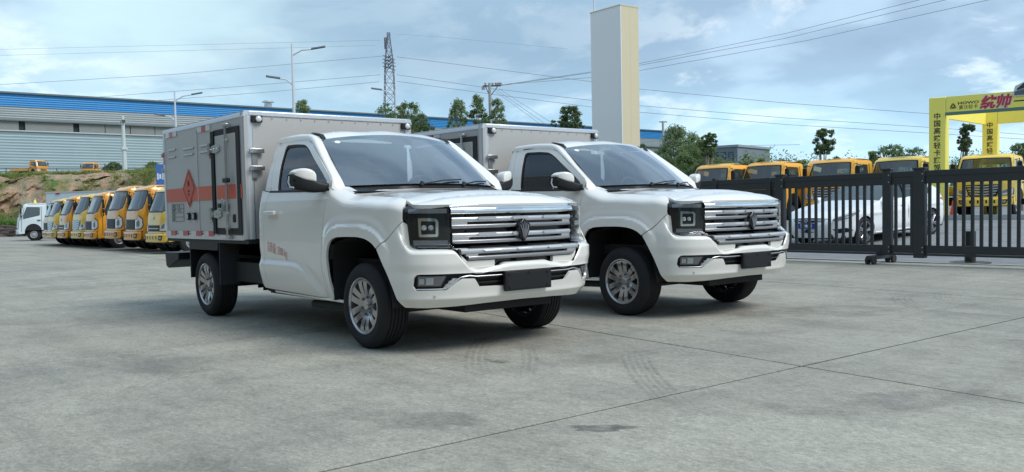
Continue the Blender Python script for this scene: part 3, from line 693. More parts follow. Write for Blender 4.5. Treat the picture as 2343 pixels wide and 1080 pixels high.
# low thicket closing the view behind the right-hand row
cs = []; rs = []; r_ = np.random.default_rng(77)
for px in np.arange(1440, 2420, 9):
    D = r_.uniform(62, 70); p = at(px, r_.uniform(372, 430), D); cs.append(tuple(p)); rs.append(r_.uniform(.6, 1.1))
tag(leaves(cs, rs, 300, .085, 'thicket', lf_mid, None, 5), kind='stuff')
# bushes along the top of the bank
bx_ = 'bushes on top of the bank'
for i, (px, py, D, w, m_, lb) in enumerate([(262, 374, 128, 3.2, lf_dark, 'dark rounded bush on the bank in front of the factory hall'), (350, 372, 82, 2.0, lf_mid, 'tall green bush at the right end of the bank'), (318, 396, 78, 3.6, lf_mid, 'green bush on the bank edge left of the tall one'), (285, 402, 77, 2.8, lf_yel, 'yellowish scrub on the bank edge below the concrete pole'), (345, 402, 76, 3.2, lf_dark, 'dark scrub on the bank beside the cargo box')]):
    p = at(px, py, D); tree('bank_bush', px, py, D, w, (4.6 if D < 100 else 6.9), m_, lb, 'bush', 60+i, group=bx_, dens=1.3)
cs = []; rs = []
for k in range(150):
    px = r_.uniform(-20, 420); D = r_.uniform(69, 74.5); zz = float(np.interp(D, [p[0] for p in prof], [p[1] for p in prof])); 
    wgt = .9 if (px > 250 and zz > 2.6) or (px < 110 and zz < 2.2) or (110 < px < 240 and 1 < zz < 3) else .25
    if r_.uniform() > wgt: continue
    p = at(px, 500, D-.8); cs.append((p.x, p.y, zz+.1)); rs.append(r_.uniform(.35, .8))
tag(leaves(cs, rs, 260, .06, 'bank_scrub', lf_yel, None, 8, .7), kind='stuff')
cs = []; rs = []
for k in range(160):
    px = r_.uniform(-20, 380); D = r_.uniform(75, 77); p = at(px, 500, D); cs.append((p.x, p.y, 4.85)); rs.append(r_.uniform(.25, .5))
tag(leaves(cs, rs, 120, .06, 'bank_grass', lf_yel, None, 9, .5), kind='stuff')
cs = []; rs = []
for k in range(40):
    px = r_.uniform(-10, 50); D = r_.uniform(65.5, 68); p = at(px, 500, D); cs.append((p.x, p.y, r_.uniform(.1, .9))); rs.append(r_.uniform(.3, .6))
tag(leaves(cs, rs, 260, .06, 'tall_grass', leaf_mat('grass_green', (.08, .15, .03), (.15, .24, .06)), None, 10), kind='stuff')
# ------------------------------------------------------------ body surface of the pickup cab
def ci(xk, yk, x):
    xk = np.asarray(xk, float); yk = np.asarray(yk, float); x = np.asarray(x, float)
    d = np.diff(yk)/np.diff(xk); mm = np.empty(len(xk)); mm[0] = d[0]; mm[-1] = d[-1]; h = np.diff(xk)
    mm[1:-1] = (d[:-1]*h[1:]+d[1:]*h[:-1])/(h[1:]+h[:-1])
    i = np.clip(np.searchsorted(xk, x)-1, 0, len(xk)-2); h = xk[i+1]-xk[i]; t = (x-xk[i])/h; tc = np.clip(t, 0, 1)
    r = (2*tc**3-3*tc**2+1)*yk[i]+(tc**3-2*tc**2+tc)*h*mm[i]+(-2*tc**3+3*tc**2)*yk[i+1]+(tc**3-tc**2)*h*mm[i+1]
    return r+np.where(t < 0, t*h*mm[0], 0)+np.where(t > 1, (t-1)*h*mm[-1], 0)
def sm(a, b, x): t = np.clip((x-a)/(b-a), 0, 1); return t*t*(3-2*t)
SK = [0, .3, .6, .74, .87, .98, 1.10, 1.24, 1.6, 2.0]
UPL = ([.885, .865, .79, .725, .655, .575, .475, .35, -.01, -.41], [0, .3, .6, .74, .845, .91, .943, .953, .955, .955])
BUM = ([.94, .93, .885, .83, .752, .655, .525, .36, -.01, -.41], [0, .3, .6, .738, .845, .915, .948, .957, .957, .957])
LOW = ([.905, .895, .85, .795, .72, .635, .515, .36, -.01, -.41], [0, .3, .6, .73, .835, .902, .938, .948, .948, .948])
ARCH = [(2.06, .34), (2.086, .633), (2.078, .775), (2.045, .845), (1.985, .878), (1.81, .890), (1.543, .890), (1.42, .874), (1.315, .838), (1.243, .758), (1.178, .605), (1.121, .442), (1.06, .345)]
def crom(P, k=5):
    out = []; n = len(P)
    for i in range(n-1):
        p0, p1, p2, p3 = (np.array(P[min(max(i+j, 0), n-1)], float) for j in (-1, 0, 1, 2))
        for q in range(k):
            t = q/k; out.append(tuple(.5*((2*p1)+(p2-p0)*t+(2*p0-5*p1+4*p2-p3)*t*t+(3*p1-p0-3*p2+p3)*t**3)))
    return out+[tuple(P[-1])]
ARCH = crom([(2.06, .34), (2.080, .50), (2.084, .66), (2.070, .775), (2.020, .850), (1.93, .884), (1.81, .892), (1.68, .894), (1.543, .892), (1.42, .876), (1.315, .835), (1.243, .758), (1.178, .605), (1.121, .442), (1.06, .345)])
def ztop(x): return ci([-.9, -.52, -.45, -.36, -.27, .0, .3, .52, .60, .66, .70], [1.31, 1.302, 1.285, 1.258, 1.233, 1.216, 1.198, 1.183, 1.163, 1.135, 1.12], x)
def plan(s, z):
    a = np.abs(s)
    ux, uy = ci(SK, UPL[0], a), ci(SK, UPL[1], a); bx, by = ci(SK, BUM[0], a), ci(SK, BUM[1], a); lx, ly = ci(SK, LOW[0], a), ci(SK, LOW[1], a)
    zt = .83+.17*sm(.93, 1.05, a); w = sm(.785, zt, z); v = sm(.60, .42, z)
    x = bx*(1-w)+ux*w; y = by*(1-w)+uy*w
    return x*(1-v)+lx*v, y*(1-v)+ly*v
def S(s, z, off=0.):
    s = np.asarray(s, float); z = np.asarray(z, float); a = np.abs(s); sg = np.where(s < 0, -1., 1.)
    x, y = plan(s, z); h = .004
    x2, y2 = plan(a+h, z); x1, y1 = plan(a-h, z); y1 = np.where(a < h, -y1, y1); tx, ty = x2-x1, y2-y1; l = np.hypot(tx, ty)+1e-12
    nx, ny = ty/l, -tx/l                              # outward
    ws = sm(1.0, 1.3, a)
    prof = ci([.30, .36, .42, .50, .62, .80, 1.0, 1.12, 1.2, 1.30, 1.4], [-.075, -.05, -.03, -.014, -.002, .0, -.001, -.004, -.016, -.040, -.06], z)*ws
    # rolled shoulder of the fender, fading out into the door
    zt = ztop(np.minimum(x, .62)); wr = sm(2.13, 2.02, a)*sm(.78, 1.04, a); p = np.clip((z-(zt-.105))/.105, 0, 1.3)
    roll = -.125*p**2.8*wr-.0*(1-wr)
    prof = prof*(1-.5*wr*p)+roll
    # flared arch: flat lip, step, faint outer ring
    P = np.stack([a.ravel(), z.ravel()], 1); d = segdist(P, ARCH, False).reshape(a.shape)
    lip = .020*sm(.105, .075, d)+.010*sm(.19, .12, d)*sm(.60, .75, z)
    lip = lip*sm(2.21, 2.13, a)*sm(1.12, 1.24, a)
    # lower door: the panel steps outwards below the swage line
    xx = x; zc = .655-.58*.5*((xx+1.07)+np.sqrt((xx+1.07)**2+.006))
    step_ = .018*sm(zc+.02, zc-.055, z)*sm(-.62, -.78, xx)*sm(2.2, 2.36, a)
    dip = -.008*np.exp(-((z-zc-.035)/.05)**2)*sm(2.22, 2.40, a)
    # bumper: chin tucks under, sharp shelf line
    tuck = -.95*np.clip(.430-z, 0, 1)*sm(1.2, 1.0, a)
    crease = -.012*sm(.70, .62, z)*sm(1.25, 1.0, a)
    # back corner of the cab turns in
    rear = -.10*np.clip((-1.84-x)/.18, 0, 1.3)**2
    n = prof+lip+step_+dip+tuck+crease+rear+off
    return np.stack([x+nx*n, sg*(y+ny*n), z+0*x], -1)
def G(x, z, off=0., side=-1):             # plane of the side windows, leaning in
    x = np.asarray(x, float); z = np.asarray(z, float)
    y = .905-.31*(z-1.30)-.05*np.clip(z-1.70, 0, 1)+.02*np.sin(np.clip((z-1.3)/.45, 0, 1)*np.pi)
    y = y-.10*np.clip((-1.80-x-.0*z)/.15, 0, 2)**2+off
    return np.stack([x+0*y, side*y, z+0*y], -1)
def WSf(u, v, off=0.):                  # windscreen, u across -1..1, v up 0..1
    u = np.asarray(u, float); v = np.asarray(v, float)
    y = u*(.795-.092*v); x = (-.26-.24*u**2)*(1-v)+(-.95-.115*u**2)*v; z = (1.325-.015*u**2)*(1-v)+(1.80-.055*u**2)*v
    b = .022*4*v*(1-v)*(1-.3*u**2)+off
    return np.stack([x+.55*b, y, z+.83*b], -1)
def Fx(y):
    y = np.abs(y); return ci([0, .3, .6, .74, .80, .845, .88], [.885, .865, .79, .727, .69, .657, .60], y)
def HD(a, y, off=0.):                   # bonnet: a = distance back from its lip
    a = np.asarray(a, float); y = np.asarray(y, float); x = Fx(y)-.022-a
    q = np.clip(np.abs(y)/.82, 0, 1.2)
    z = ztop(np.minimum(x, .60))+.040*(1-q**2)-.004+.012*sm(.74, .50, np.abs(y))+.006*sm(.46, .20, np.abs(y))*sm(.02, .35, a)
    z = z-.012*sm(.5, .0, a)
    k = np.clip(1-a/.13, 0, 1.05)**2.2; z = z*(1-k)+1.131*k+off
    return np.stack([x, y+0*x, z+0*x], -1)

def sweep(name, m, parent, s0, s1, prof, n=40, taper=(0, 0), ang=40):
    """a moulding run across the nose: prof is an open (z, off) line, closed behind"""
    rows = []
    prof = list(prof)
    for k in range(n+1):
        s_ = s0+(s1-s0)*k/n; z = np.array([p[0] for p in prof]); o = np.array([p[1] for p in prof])
        rows.append([tuple(q) for q in S(np.full(len(prof), s_), z, o)])
    mb = MB().grid(rows); mb.add(rows[0], [tuple(range(len(prof)))]); mb.add(rows[-1], [tuple(range(len(prof)))])
    return mb.build(name, m, parent, smooth=True, ang=ang)
# ------------------------------------------------------------ the box truck
def make_truck():
    T = empty('box_truck')
    skirt = .364
    # fender and door outlines in (s, z)
    seam = [(1.292, .822), (1.262, .806)]
    fender = [(2.212, skirt), (2.207, .47), (2.224, .69), (2.189, .948), (2.139, 1.156), (2.115, 1.30)]
    top = [(s_, float(ztop(1.59-s_))) for s_ in np.linspace(2.08, 1.90, 8)]+[(s_, float(ztop(1.59-s_))) for s_ in np.linspace(1.86, .985, 28)]
    fender += top+[(.964, 1.128), (.978, 1.112), (.984, 1.031), (.978, 1.012)]
    ar = [p for p in ARCH if p[1] > .37]; arF = [p for p in ar if p[0] < 1.30]
    fender += [p for p in reversed(ar) if p[0] > 1.272]+[(2.061, skirt)]
    for sg in (1, -1):
        q = lambda p: [(a*sg, b) for a, b in p]
        skin('fender', white_paint, T, q(fender), S, step=.018, flange=.02)
        door = [(2.218, .367), (2.213, .47), (2.230, .69), (2.195, .948), (2.145, 1.156), (2.122, 1.272), (3.29, 1.290), (3.33, 1.171), (3.365, .95), (3.365, .65), (3.33, .45), (3.28, .385)]
        D = skin('door', white_paint, T, q(door), S, step=.018, flange=.02, sx=.024)
        quarter = [(3.286, .385), (3.336, .45), (3.371, .65), (3.371, .95), (3.336, 1.171), (3.296, 1.292), (3.47, 1.31), (3.545, 1.229), (3.585, 1.142), (3.60, .98), (3.585, .80), (3.55, .62), (3.48, .435), (3.43, .392)]
        skin('cab_corner', white_paint, T, q(quarter), S, step=.03, flange=.05)
        # upper door frame with the window opening, belt strip, glass
        win = rounded([(-.64, 1.272), (-.592, 1.345), (-.72, 1.438), (-1.092, 1.660), (-1.20, 1.706), (-1.363, 1.722), (-1.612, 1.728), (-1.560, 1.284)], .05)
        fr = rounded([(-.532, 1.292), (-.524, 1.350), (-.562, 1.392), (-.759, 1.522), (-1.064, 1.709), (-1.204, 1.752), (-1.413, 1.764), (-1.755, 1.757), (-1.700, 1.296)], .03)
        g_ = lambda u, v, o: G(u, v, o, sg)
        rf = (-1.2, 0, 1.5)
        skin('door_frame', white_paint, D, fr, g_, holes=[win], step=.03, flange=.02, ref=rf, off=.0)
        w2 = [(x_+(-1.1-x_)*.05, 1.5+(z_-1.5)*.90) for x_, z_ in win]
        skin('window_seal', blk_plastic, D, [(x_+(x_+1.12)*.012, 1.5+(z_-1.5)*1.015) for x_, z_ in win], g_, holes=[w2], step=.03, flange=.006, ref=rf, off=-.006)
        skin('side_window', side_glass, D, [(x_+(x_+1.12)*-.01, z_) for x_, z_ in win], g_, step=.06, flange=0, ref=rf, off=-.014)
        MB().tube([(-.57, sg*.915, 1.276), (-1.0, sg*.92, 1.284), (-1.70, sg*.912, 1.296)], .011, 6).build('belt_strip', blk_plastic, D, smooth=True)
        # B pillar
        bp = [(-1.761, 1.757), (-1.706, 1.30), (-1.93, 1.318), (-1.965, 1.29), (-1.935, 1.365), (-1.90, 1.515), (-1.855, 1.70), (-1.83, 1.765)]
        bp = [(-1.761, 1.760), (-1.706, 1.298), (-1.84, 1.312), (-1.965, 1.275), (-1.935, 1.365), (-1.895, 1.515), (-1.86, 1.70), (-1.835, 1.765)]
        skin('rear_pillar', white_paint, T, bp, g_, step=.03, flange=.04, ref=rf)
        # windscreen pillar and roof rail, lofted between frame line and glass line
        Bl = [(-.475, .886, 1.268), (-.505, .908, 1.297), (-.519, .893, 1.350), (-.557, .883, 1.392), (-.759, .846, 1.525), (-.91, .818, 1.62), (-1.064, .785, 1.712), (-1.13, .776, 1.738), (-1.204, .770, 1.757), (-1.413, .765, 1.769), (-1.60, .765, 1.770), (-1.76, .767, 1.765), (-1.84, .757, 1.765)]
        Cl = [(-.435, .79, 1.283), (-.47, .80, 1.306), (-.53, .786, 1.347), (-.61, .773, 1.408), (-.80, .744, 1.549), (-.93, .722, 1.651), (-1.055, .703, 1.745), (-1.10, .70, 1.772), (-1.18, .69, 1.792), (-1.40, .68, 1.812), (-1.60, .68, 1.814), (-1.80, .68, 1.806), (-1.86, .68, 1.785)]
        rows = []
        for t in np.linspace(0, 1, 7):
            row = []
            for b_, c_ in zip(Bl, Cl):
                p = np.array(b_)*(1-t)+np.array(c_)*t; n = np.array([.35, .75, .55]) if c_[2] < 1.74 else np.array([.05, .65, .75])
                p = p+n*.030*4*t*(1-t)*(1 if c_[2] > 1.33 else .25 if c_[2] > 1.30 else -.1); row.append((p[0], p[1]*sg, p[2]))
            rows.append(row)
        MB().grid(rows).build('windscreen_pillar', white_paint, T, smooth=True, ang=60)
        MB().tube([(-.66, sg*.888, 1.30)], .01).v
        # sill under the door
        MB().prism([(-.33, .338), (-1.66, .350), (-1.70, .372), (-.33, .362)], 1, sg*.60, sg*.905).build('sill', white_paint, T, bevel=.008)
        # handle
        H = MB().box((-1.565, sg*.988, 1.098), (.215, .028, .040)).build('door_handle', white_paint, D, bevel=.009, seg=3)
        MB().b2((-1.655, sg*.955, 1.087), (-1.635, sg*.982, 1.107)).b2((-1.50, sg*.955, 1.087), (-1.48, sg*.982, 1.107)).build('handle_stem', white_paint, D)
        # mirror
        mm = tagp(T, 'door_mirror')
        yo = .93
        MB().prism([(-.44, 1.262), (-.50, 1.255), (-1.05, 1.275), (-1.125, 1.30), (-1.16, 1.35), (-1.175, 1.43), (-1.13, 1.445), (-1.00, 1.37), (-.93, 1.352), (-.60, 1.352), (-.43, 1.345), (-.40, 1.31)], 1, sg*1.02, sg*1.14)
        # housing: arm from the door corner out to the shell
        sh = MB(); X0 = -.62
        prof = [(.0, 1.262), (.055, 1.285), (.075, 1.345), (.0, 1.375), (-.05, 1.36), (-.06, 1.29)]
        P = []
        for (yy, xs, zb, zt_) in ((.885, 0., 1.268, 1.338), (.95, -.005, 1.262, 1.345), (1.00, -.02, 1.258, 1.36), (1.05, -.035, 1.262, 1.40), (1.10, -.05, 1.272, 1.425), (1.145, -.075, 1.285, 1.43), (1.175, -.10, 1.31, 1.415)):
            ring = []
            for k in range(28):
                a = 2*math.pi*k/28; ca, sa = math.cos(a), math.sin(a); e = .55
                ring.append((X0+xs+.062*math.copysign(abs(ca)**e, ca), sg*yy, (zb+zt_)/2+(zt_-zb)/2*math.copysign(abs(sa)**e, sa)))
            P.append(ring+[ring[0]])
        MB().grid(P).add([p for p in P[-1][:-1]], [tuple(range(28))]).build('mirror_housing', blk_plastic, mm, smooth=True, ang=60).modifiers.new('s', 'SUBSURF').render_levels = 1
        P = []
        for (yy, xs, zb, zt_, hx) in ((.995, -.018, 1.345, 1.365, .03), (1.0, -.02, 1.345, 1.425, .062), (1.03, -.03, 1.35, 1.455, .070), (1.09, -.045, 1.36, 1.468, .072), (1.14, -.07, 1.385, 1.460, .068), (1.165, -.09, 1.40, 1.435, .05)):
            ring = []
            for k in range(28):
                a = 2*math.pi*k/28; ca, sa = math.cos(a), math.sin(a); e = .42
                ring.append((X0+xs+hx*math.copysign(abs(ca)**e, ca), sg*yy, (zb+zt_)/2+(zt_-zb)/2*math.copysign(abs(sa)**e, sa)))
            P.append(ring+[ring[0]])
        MB().grid(P).add(P[0][:-1], [tuple(range(28))]).add(P[-1][:-1], [tuple(range(28))]).build('mirror_cap', white_paint, mm, smooth=True, ang=60).modifiers.new('s', 'SUBSURF').render_levels = 1
        MB().tube([(X0-.115, sg*1.175, 1.40), (X0-.12, sg*1.182, 1.35), (X0-.10, sg*1.176, 1.31), (X0-.05, sg*1.168, 1.305)], .008, 6).build('turn_lamp', lens_white, mm, smooth=True)
        MB().b2((X0-.13, sg*1.0, 1.29), (X0-.118, sg*1.15, 1.42)).build('mirror_glass', chrome, mm)
        # wheel arch liner
        pl = [(.46, .36), (.40, .62), (.32, .80), (.22, .87), (-.22, .88), (-.42, .84), (-.465, .74), (-.46, .36)]
        L_ = MB()
        L_.grid([[(x_, sg*.938, z_) for x_, z_ in pl], [(x_, sg*.45, z_) for x_, z_ in pl]])
        L_.add([(x_, sg*.45, z_) for x_, z_ in pl], [tuple(range(len(pl)))])
        L_.build('wheel_arch_liner', under, T)
    # cab back, roof
    rows = []
    for t in np.linspace(0, 1, 12):
        row = []
        for u in np.linspace(-1, 1, 25):
            ye = .703*(1-min(t*3, 1))+.68*min(t*3, 1)
            xf, zf = -.95-.115*u*u, 1.80-.055*u*u
            zr = 1.814+.042*(1-abs(u)**2.2); k = 1-math.exp(-t*9)
            x_ = xf+(-1.86-xf)*t; z_ = zf+(zr-zf)*k - (.02 if t > .97 else 0)
            z_ += .006*math.cos(u*math.pi*3.0)*min(t*5, 1)*(1-t**6)*(1 if abs(u) < .84 else 0)
            row.append((x_, u*ye, z_))
        rows.append(row)
    MB().grid(rows).build('roof', white_paint, T, smooth=True, ang=70)
    for sg in (1, -1):
        MB().prism([(-1.045, 1.752), (-1.12, 1.79), (-1.26, 1.812), (-1.24, 1.822), (-1.10, 1.797)], 1, sg*.655, sg*.70).build('roof_cap', blk_plastic, T, bevel=.004)
    bk = MB()
    # back wall frame round the rear window
    bk.b2((-1.93, -.80, .45), (-1.89, .80, 1.33)).b2((-1.90, -.72, 1.33), (-1.87, -.55, 1.76)).b2((-1.90, .55, 1.33), (-1.87, .72, 1.76)).b2((-1.90, -.55, 1.66), (-1.87, .55, 1.80))
    bk.build('cab_back', interior_m, T)
    MB().b2((-1.885, -.55, 1.33), (-1.88, .55, 1.66)).build('rear_window', side_glass, T)
    # bonnet
    ya = np.linspace(.82, 0, 12)
    half = [(.0, 0), (.0, .3), (.0, .6), (.0, .74), (.003, .80), (.02, .835)]
    half += [(float(Fx(y_))-x_, y_) for x_, y_ in ((.62, .835), (.52, .825), (.2, .822), (-.1, .822), (-.25, .82), (-.30, .806), (-.335, .77))]
    half += [(float(Fx(y_))+.36-.11*(1-(y_/.77)**2), y_) for y_ in (.70, .5, .3, .15, 0)]
    out = [(a, y) for a, y in half]; out = out+[(a, -y) for a, y in reversed(out) if y > 1e-9][:]
    skin('hood', white_paint, T, out, HD, step=.035, flange=.03, ref=(-.2, 0, .2))
    # body-coloured strips beside the bonnet and black cowl under the glass
    for sg in (1, -1):
        rows = []
        for x_ in np.linspace(-.30, -.50, 7):
            zt = float(ztop(x_)); e_ = S(np.array([1.59-x_]), np.array([zt-.006]))[0]; yo = e_[1]-.004
            rows.append([(x_, sg*yo, e_[2]-.002), (x_, sg*(yo-.015), e_[2]+.006), (x_, sg*(.5*yo+.39), zt+.010), (x_-.005, sg*.755, zt+.014)])
        MB().grid(rows).build('cowl_corner', white_paint, T, smooth=True)
    rows = []
    for u in np.linspace(-1, 1, 21):
        y_ = u*.80; xw, _, zw = WSf(np.array([u]), np.array([0.]))[0]; xh = -.345+.11*(1-u*u); zh = float(ztop(-.33))+.03
        rows.append([(xh+.05, y_, zh-.02), (xh-.02, y_, zh-.012), (xw+.01, y_*.99, zw-.018), (xw-.08, y_*.98, zw+.01)])
    MB().grid(rows).build('cowl', blk_plastic, T, smooth=True)
    # windscreen
    rim = rounded([(-.997, .0), (.997, .0), (.997, 1), (-.997, 1)], .04)
    Wg = skin('windscreen', ws_glass, T, rim, WSf, step=.09, sx=.1, flange=0, ref=(-1.5, 0, 1.2), off=.002)
    rim2 = rounded([(-.93, .09), (-.80, .045), (.80, .045), (.93, .09), (.955, .2), (.955, .90), (.93, .93), (-.93, .93), (-.955, .90), (-.955, .2)], .03)
    skin('glass_border', blk_plastic, Wg, rim, WSf, holes=[rim2], step=.06, flange=0, ref=(-1.5, 0, 1.2), off=-.004)
    skin('sensor_patch', blk_gloss, Wg, rounded([(-.26, .97), (.26, .97), (.13, .76), (-.13, .76)], .05), WSf, step=.06, flange=0, ref=(-1.5, 0, 1.2), off=-.003)
    skin('inspection_sticker', sticker_m, Wg, [(-.835+.035*math.cos(a), .885+.035*math.sin(a)) for a in np.linspace(0, 2*math.pi, 14)[:-1]], WSf, step=.05, flange=0, ref=(-1.5, 0, 1.2), off=.004)
    for sg, y0, y1 in ((-1, -.15, .40), (1, .20, .70)):
        pass
    for (u0, u1, uv) in ((-.22, .36, .05), (.36, .86, .05)):
        a_ = WSf(np.array([u0]), np.array([-.02]), np.array([.01]))[0]; b_ = WSf(np.array([u1]), np.array([uv]), np.array([.018]))[0]; mi = WSf(np.array([(u0+u1)/2]), np.array([.02]), np.array([.022]))[0]
        MB().tube([a_, mi, b_], .007, 6).tube([a_+[0, 0, -.012], a_+[-.005, .01, .018]], .018, 8).build('wiper', blk_plastic, T, smooth=True)
    # ---------------- nose
    blk = [(0, .60), (.64, .60), (.64, 1.126), (0, 1.126)]
    GR = skin('grille', blk_gloss, T, [(-.66, .60), (.66, .60), (.66, 1.128), (-.66, 1.128)], S, step=.04, flange=0, off=-.075)
    arc = lambda z0, z1, o0, o1, n=7: [(z0+(z1-z0)*k/(n-1), o0+(o1-o0)*(1-abs(2*k/(n-1)-1)**4)) for k in range(n)]
    sweep('chrome_bar', chrome, GR, -.613, .613, [(1.062, -.05)]+[(z_, o_+.0045*(1.085-z_)/.025) for z_, o_ in arc(1.060, 1.111, -.004, .008, 9)]+[(1.111, -.05)], 60)
    for (z0, z1, s0, s1, hz0, hz1, hs) in ((.950, 1.036, .605, .605, .980, .997, .487), (.834, .916, .602, .602, .864, .880, .475), (.714, .798, .535, .594, .744, .759, .455)):
        bar = sweep('grille_bar', satin, GR, -s1, s1, [(hz1, -.06)]+arc(hz1, z1, -.016, -.006)+[(z1, -.06)], 50)
        sweep('lower_rail', satin_dark, bar, -s0, s0, [(z0, -.06)]+arc(z0, hz0, -.018, -.010)+[(hz0, -.06)], 50)
        for q in (-1, 1): sweep('bar_end', satin, bar, q*hs, q*(s0+.02 if s0 < s1 else s1), [(hz0-.002, -.05), (hz0-.002, -.016), (hz1+.002, -.013), (hz1+.002, -.05)], 4)
        for sc in (-.33, -.02, .30):
            w = .085; zc = z1-.012
            skin('chrome_inlay', satin, bar, [(sc-w, zc), (sc-w+.02, zc-.011), (sc+w-.02, zc-.011), (sc+w, zc), (sc+w-.02, zc+.011), (sc-w+.02, zc+.011)], S, step=.03, flange=.012, off=.006)
    for sc in (-.30, .25):
        for zc in (.93, .81, 1.045):
            skin('grille_mesh', blk_plastic, GR, [(sc-.18, zc-.010), (sc+.18, zc-.010), (sc+.18, zc+.004), (sc-.18, zc+.004)], S, step=.06, flange=.02, off=-.05)
    for sg in (1, -1):
        skin('grille_insert', white_paint, GR, [(sg*a, b) for a, b in ((.525, .648), (.30, .648), (.30, .708), (.545, .708), (.60, .76), (.655, .80), (.62, .76))][:5]+[(sg*.575, .70)], S, step=.03, flange=.03, off=-.028)
    # emblem and sensor box
    ez = .925; em = MB()
    xe = .90
    outl = [(0, .092), (.028, .066), (.062, .045), (.056, .0), (.026, -.058), (0, -.088), (-.026, -.058), (-.056, 0), (-.062, .045), (-.028, .066)]
    em.prism([(y_, ez+z_) for y_, z_ in outl], 0, xe-.03, xe+.008)
    E_ = em.build('emblem', blk_gloss, GR, bevel=.004)
    eb = MB()
    for k in range(-2, 3):
        eb.tube([(xe+.010, k*.006, ez-.07+abs(k)*.008), (xe+.016, k*.014, ez+.0), (xe+.010, k*.021, ez+.066-abs(k)*.012)], [.002, .005, .003], 6)
    eb.build('emblem_rib', lamp_grey, E_, smooth=True)
    MB().b2((.83, -.088, .690), (.905, .088, .800)).build('radar_box', blk_plastic, GR, bevel=.006)
    # headlights
    hl = [(.617, .797), (.90, .806), (.915, .815), (.926, .84), (.943, .995), (.975, 1.028), (.971, 1.113), (.958, 1.128), (.617, 1.118)]
    for sg in (1, -1):
        q = lambda p: [(a*sg, b) for a, b in p]
        HL = skin('headlight', blk_gloss, T, q(hl), S, step=.03, flange=.03, off=-.030)
        skin('light_bar', lamp_grey, HL, q(rounded([(.637, 1.066), (.93, 1.070), (.93, 1.104), (.637, 1.100)], .006)), S, step=.03, flange=.015, off=-.014)
        skin('light_bar', lamp_grey, HL, q(rounded([(.633, .828), (.89, .834), (.895, .870), (.633, .864)], .006)), S, step=.03, flange=.015, off=-.014)
        pr = rounded([(.700, .892), (.845, .892), (.850, 1.035), (.715, 1.030), (.695, 1.01)], .014)
        pi = rounded([(.716, .912), (.826, .912), (.826, 1.012), (.716, 1.008)], .010)
        skin('projector_frame', chrome, HL, q(pr), S, holes=[q(pi)], step=.02, flange=.03, off=-.012, hole_flange=.03)
        for sc in (.745, .797):
            c0 = S(np.array([sg*sc]), np.array([.96]), np.array([-.028]))[0]
            MB().lathe([(-.002, .001), (.008, .012), (.004, .019), (-.012, .022)], 12, ax=0, c=tuple(c0)).build('projector_lens', lens_white, HL, smooth=True, ang=60)
        skin('lamp_trim', steel, HL, q([(.635, .812), (.86, .818), (.86, .822), (.635, .816)]), S, step=.05, flange=.004, off=-.008)
        skin('lamp_cover', lamp_glass, HL, q(hl), S, step=.04, flange=0, off=-.004)
    # bumper
    half = [(0, .684), (.20, .682), (.262, .664), (.531, .655), (.60, .735), (.648, .794), (.665, .802), (.895, .802), (.918, .812), (.930, .838), (.947, .990), (.975, 1.008), (1.272, .806)]+[p for p in ARCH if p[0] < 1.265 and p[1] > .37]+[(1.07, .362), (.83, .360), (.60, .366), (.35, .376), (0, .382)]
    bt = [(.0, .618), (.90, .619), (.926, .615), (.948, .590), (.957, .530), (.930, .494), (.70, .493), (.590, .577), (.487, .573), (.433, .505), (0, .497)]
    bo = [(0, half[0][1])]+half[1:]; bo = bo+[(-a, b) for a, b in reversed(half) if a > 0]
    hb = bt+[(-a, b) for a, b in reversed(bt) if a > 0]
    shelf = lambda s, z: -.034*np.clip((z-.772)/.031, 0, 1)*sm(1.0, .93, np.abs(s))-.020*sm(-.020, .016, z-ci([0, .18, .30, .50, .56, .64, .70], [.668, .664, .650, .644, .69, .785, .82], np.abs(s)))*sm(.72, .64, np.abs(s))
    BP = skin('front_bumper', white_paint, T, bo, S, holes=[hb], step=.011, sx=.02, flange=.04, off=shelf, hole_flange=.02)
    skin('air_intake', blk_plastic, BP, [(-.98, .47), (.98, .47), (.97, .64), (-.97, .64)], S, step=.04, flange=0, off=-.045)
    for zc in (.535, .575): skin('intake_slat', blk_gloss, BP, [(-.46, zc), (.46, zc), (.46, zc+.012), (-.46, zc+.012)], S, step=.05, flange=.02, off=-.02)
    for sg in (1, -1):
        q = lambda p: [(a*sg, b) for a, b in p]
        line = [(.20, .590), (.47, .590), (.53, .598), (.60, .590), (.70, .507), (.93, .507)]
        cc = [tuple(S(np.array([sg*a]), np.array([b]), np.array([-.010]))[0]) for a, b in [(x_, np.interp(x_, [.2, .47, .53, .60, .70, .93], [.590, .590, .598, .590, .507, .507])) for x_ in np.linspace(.2, .93, 30)]]
        MB().tube(cc, .0038, 6).build('chrome_trim', satin, BP, smooth=True)
        fg = skin('fog_lamp', lamp_grey, BP, q([(.745, .528), (.925, .532), (.925, .602), (.705, .600)]), S, step=.03, flange=.02, off=-.028)
        skin('fog_reflector', lens_white, fg, q([(.80, .538), (.86, .538), (.86, .592), (.80, .592)]), S, step=.03, flange=.01, off=-.022)
        skin('fog_reflector', lens_white, fg, q([(.875, .545), (.912, .545), (.912, .585), (.875, .585)]), S, step=.03, flange=.01, off=-.020)
        skin('fog_cover', lamp_glass, fg, q([(.735, .520), (.932, .524), (.932, .608), (.695, .606)]), S, step=.04, flange=.0, off=-.012)
        skin('corner_blade', satin, BP, q([(.725, .512), (.672, .512), (.600, .578), (.655, .584)]), S, step=.02, flange=.02, off=lambda s, z: -.014+.003*np.sin(np.abs(s)*240))
        c0 = S(np.array([sg*.78]), np.array([.455]), np.array([.002]))[0]
        MB().lathe([(-.003, .011), (.003, .010), (.004, .001)], 12, ax=0, c=tuple(c0)).build('parking_sensor', satin, BP, smooth=True)
    PB = MB().b2((.915, -.232, .462), (.950, .232, .616)).build('plate_holder', blk_plastic, BP, bevel=.005)
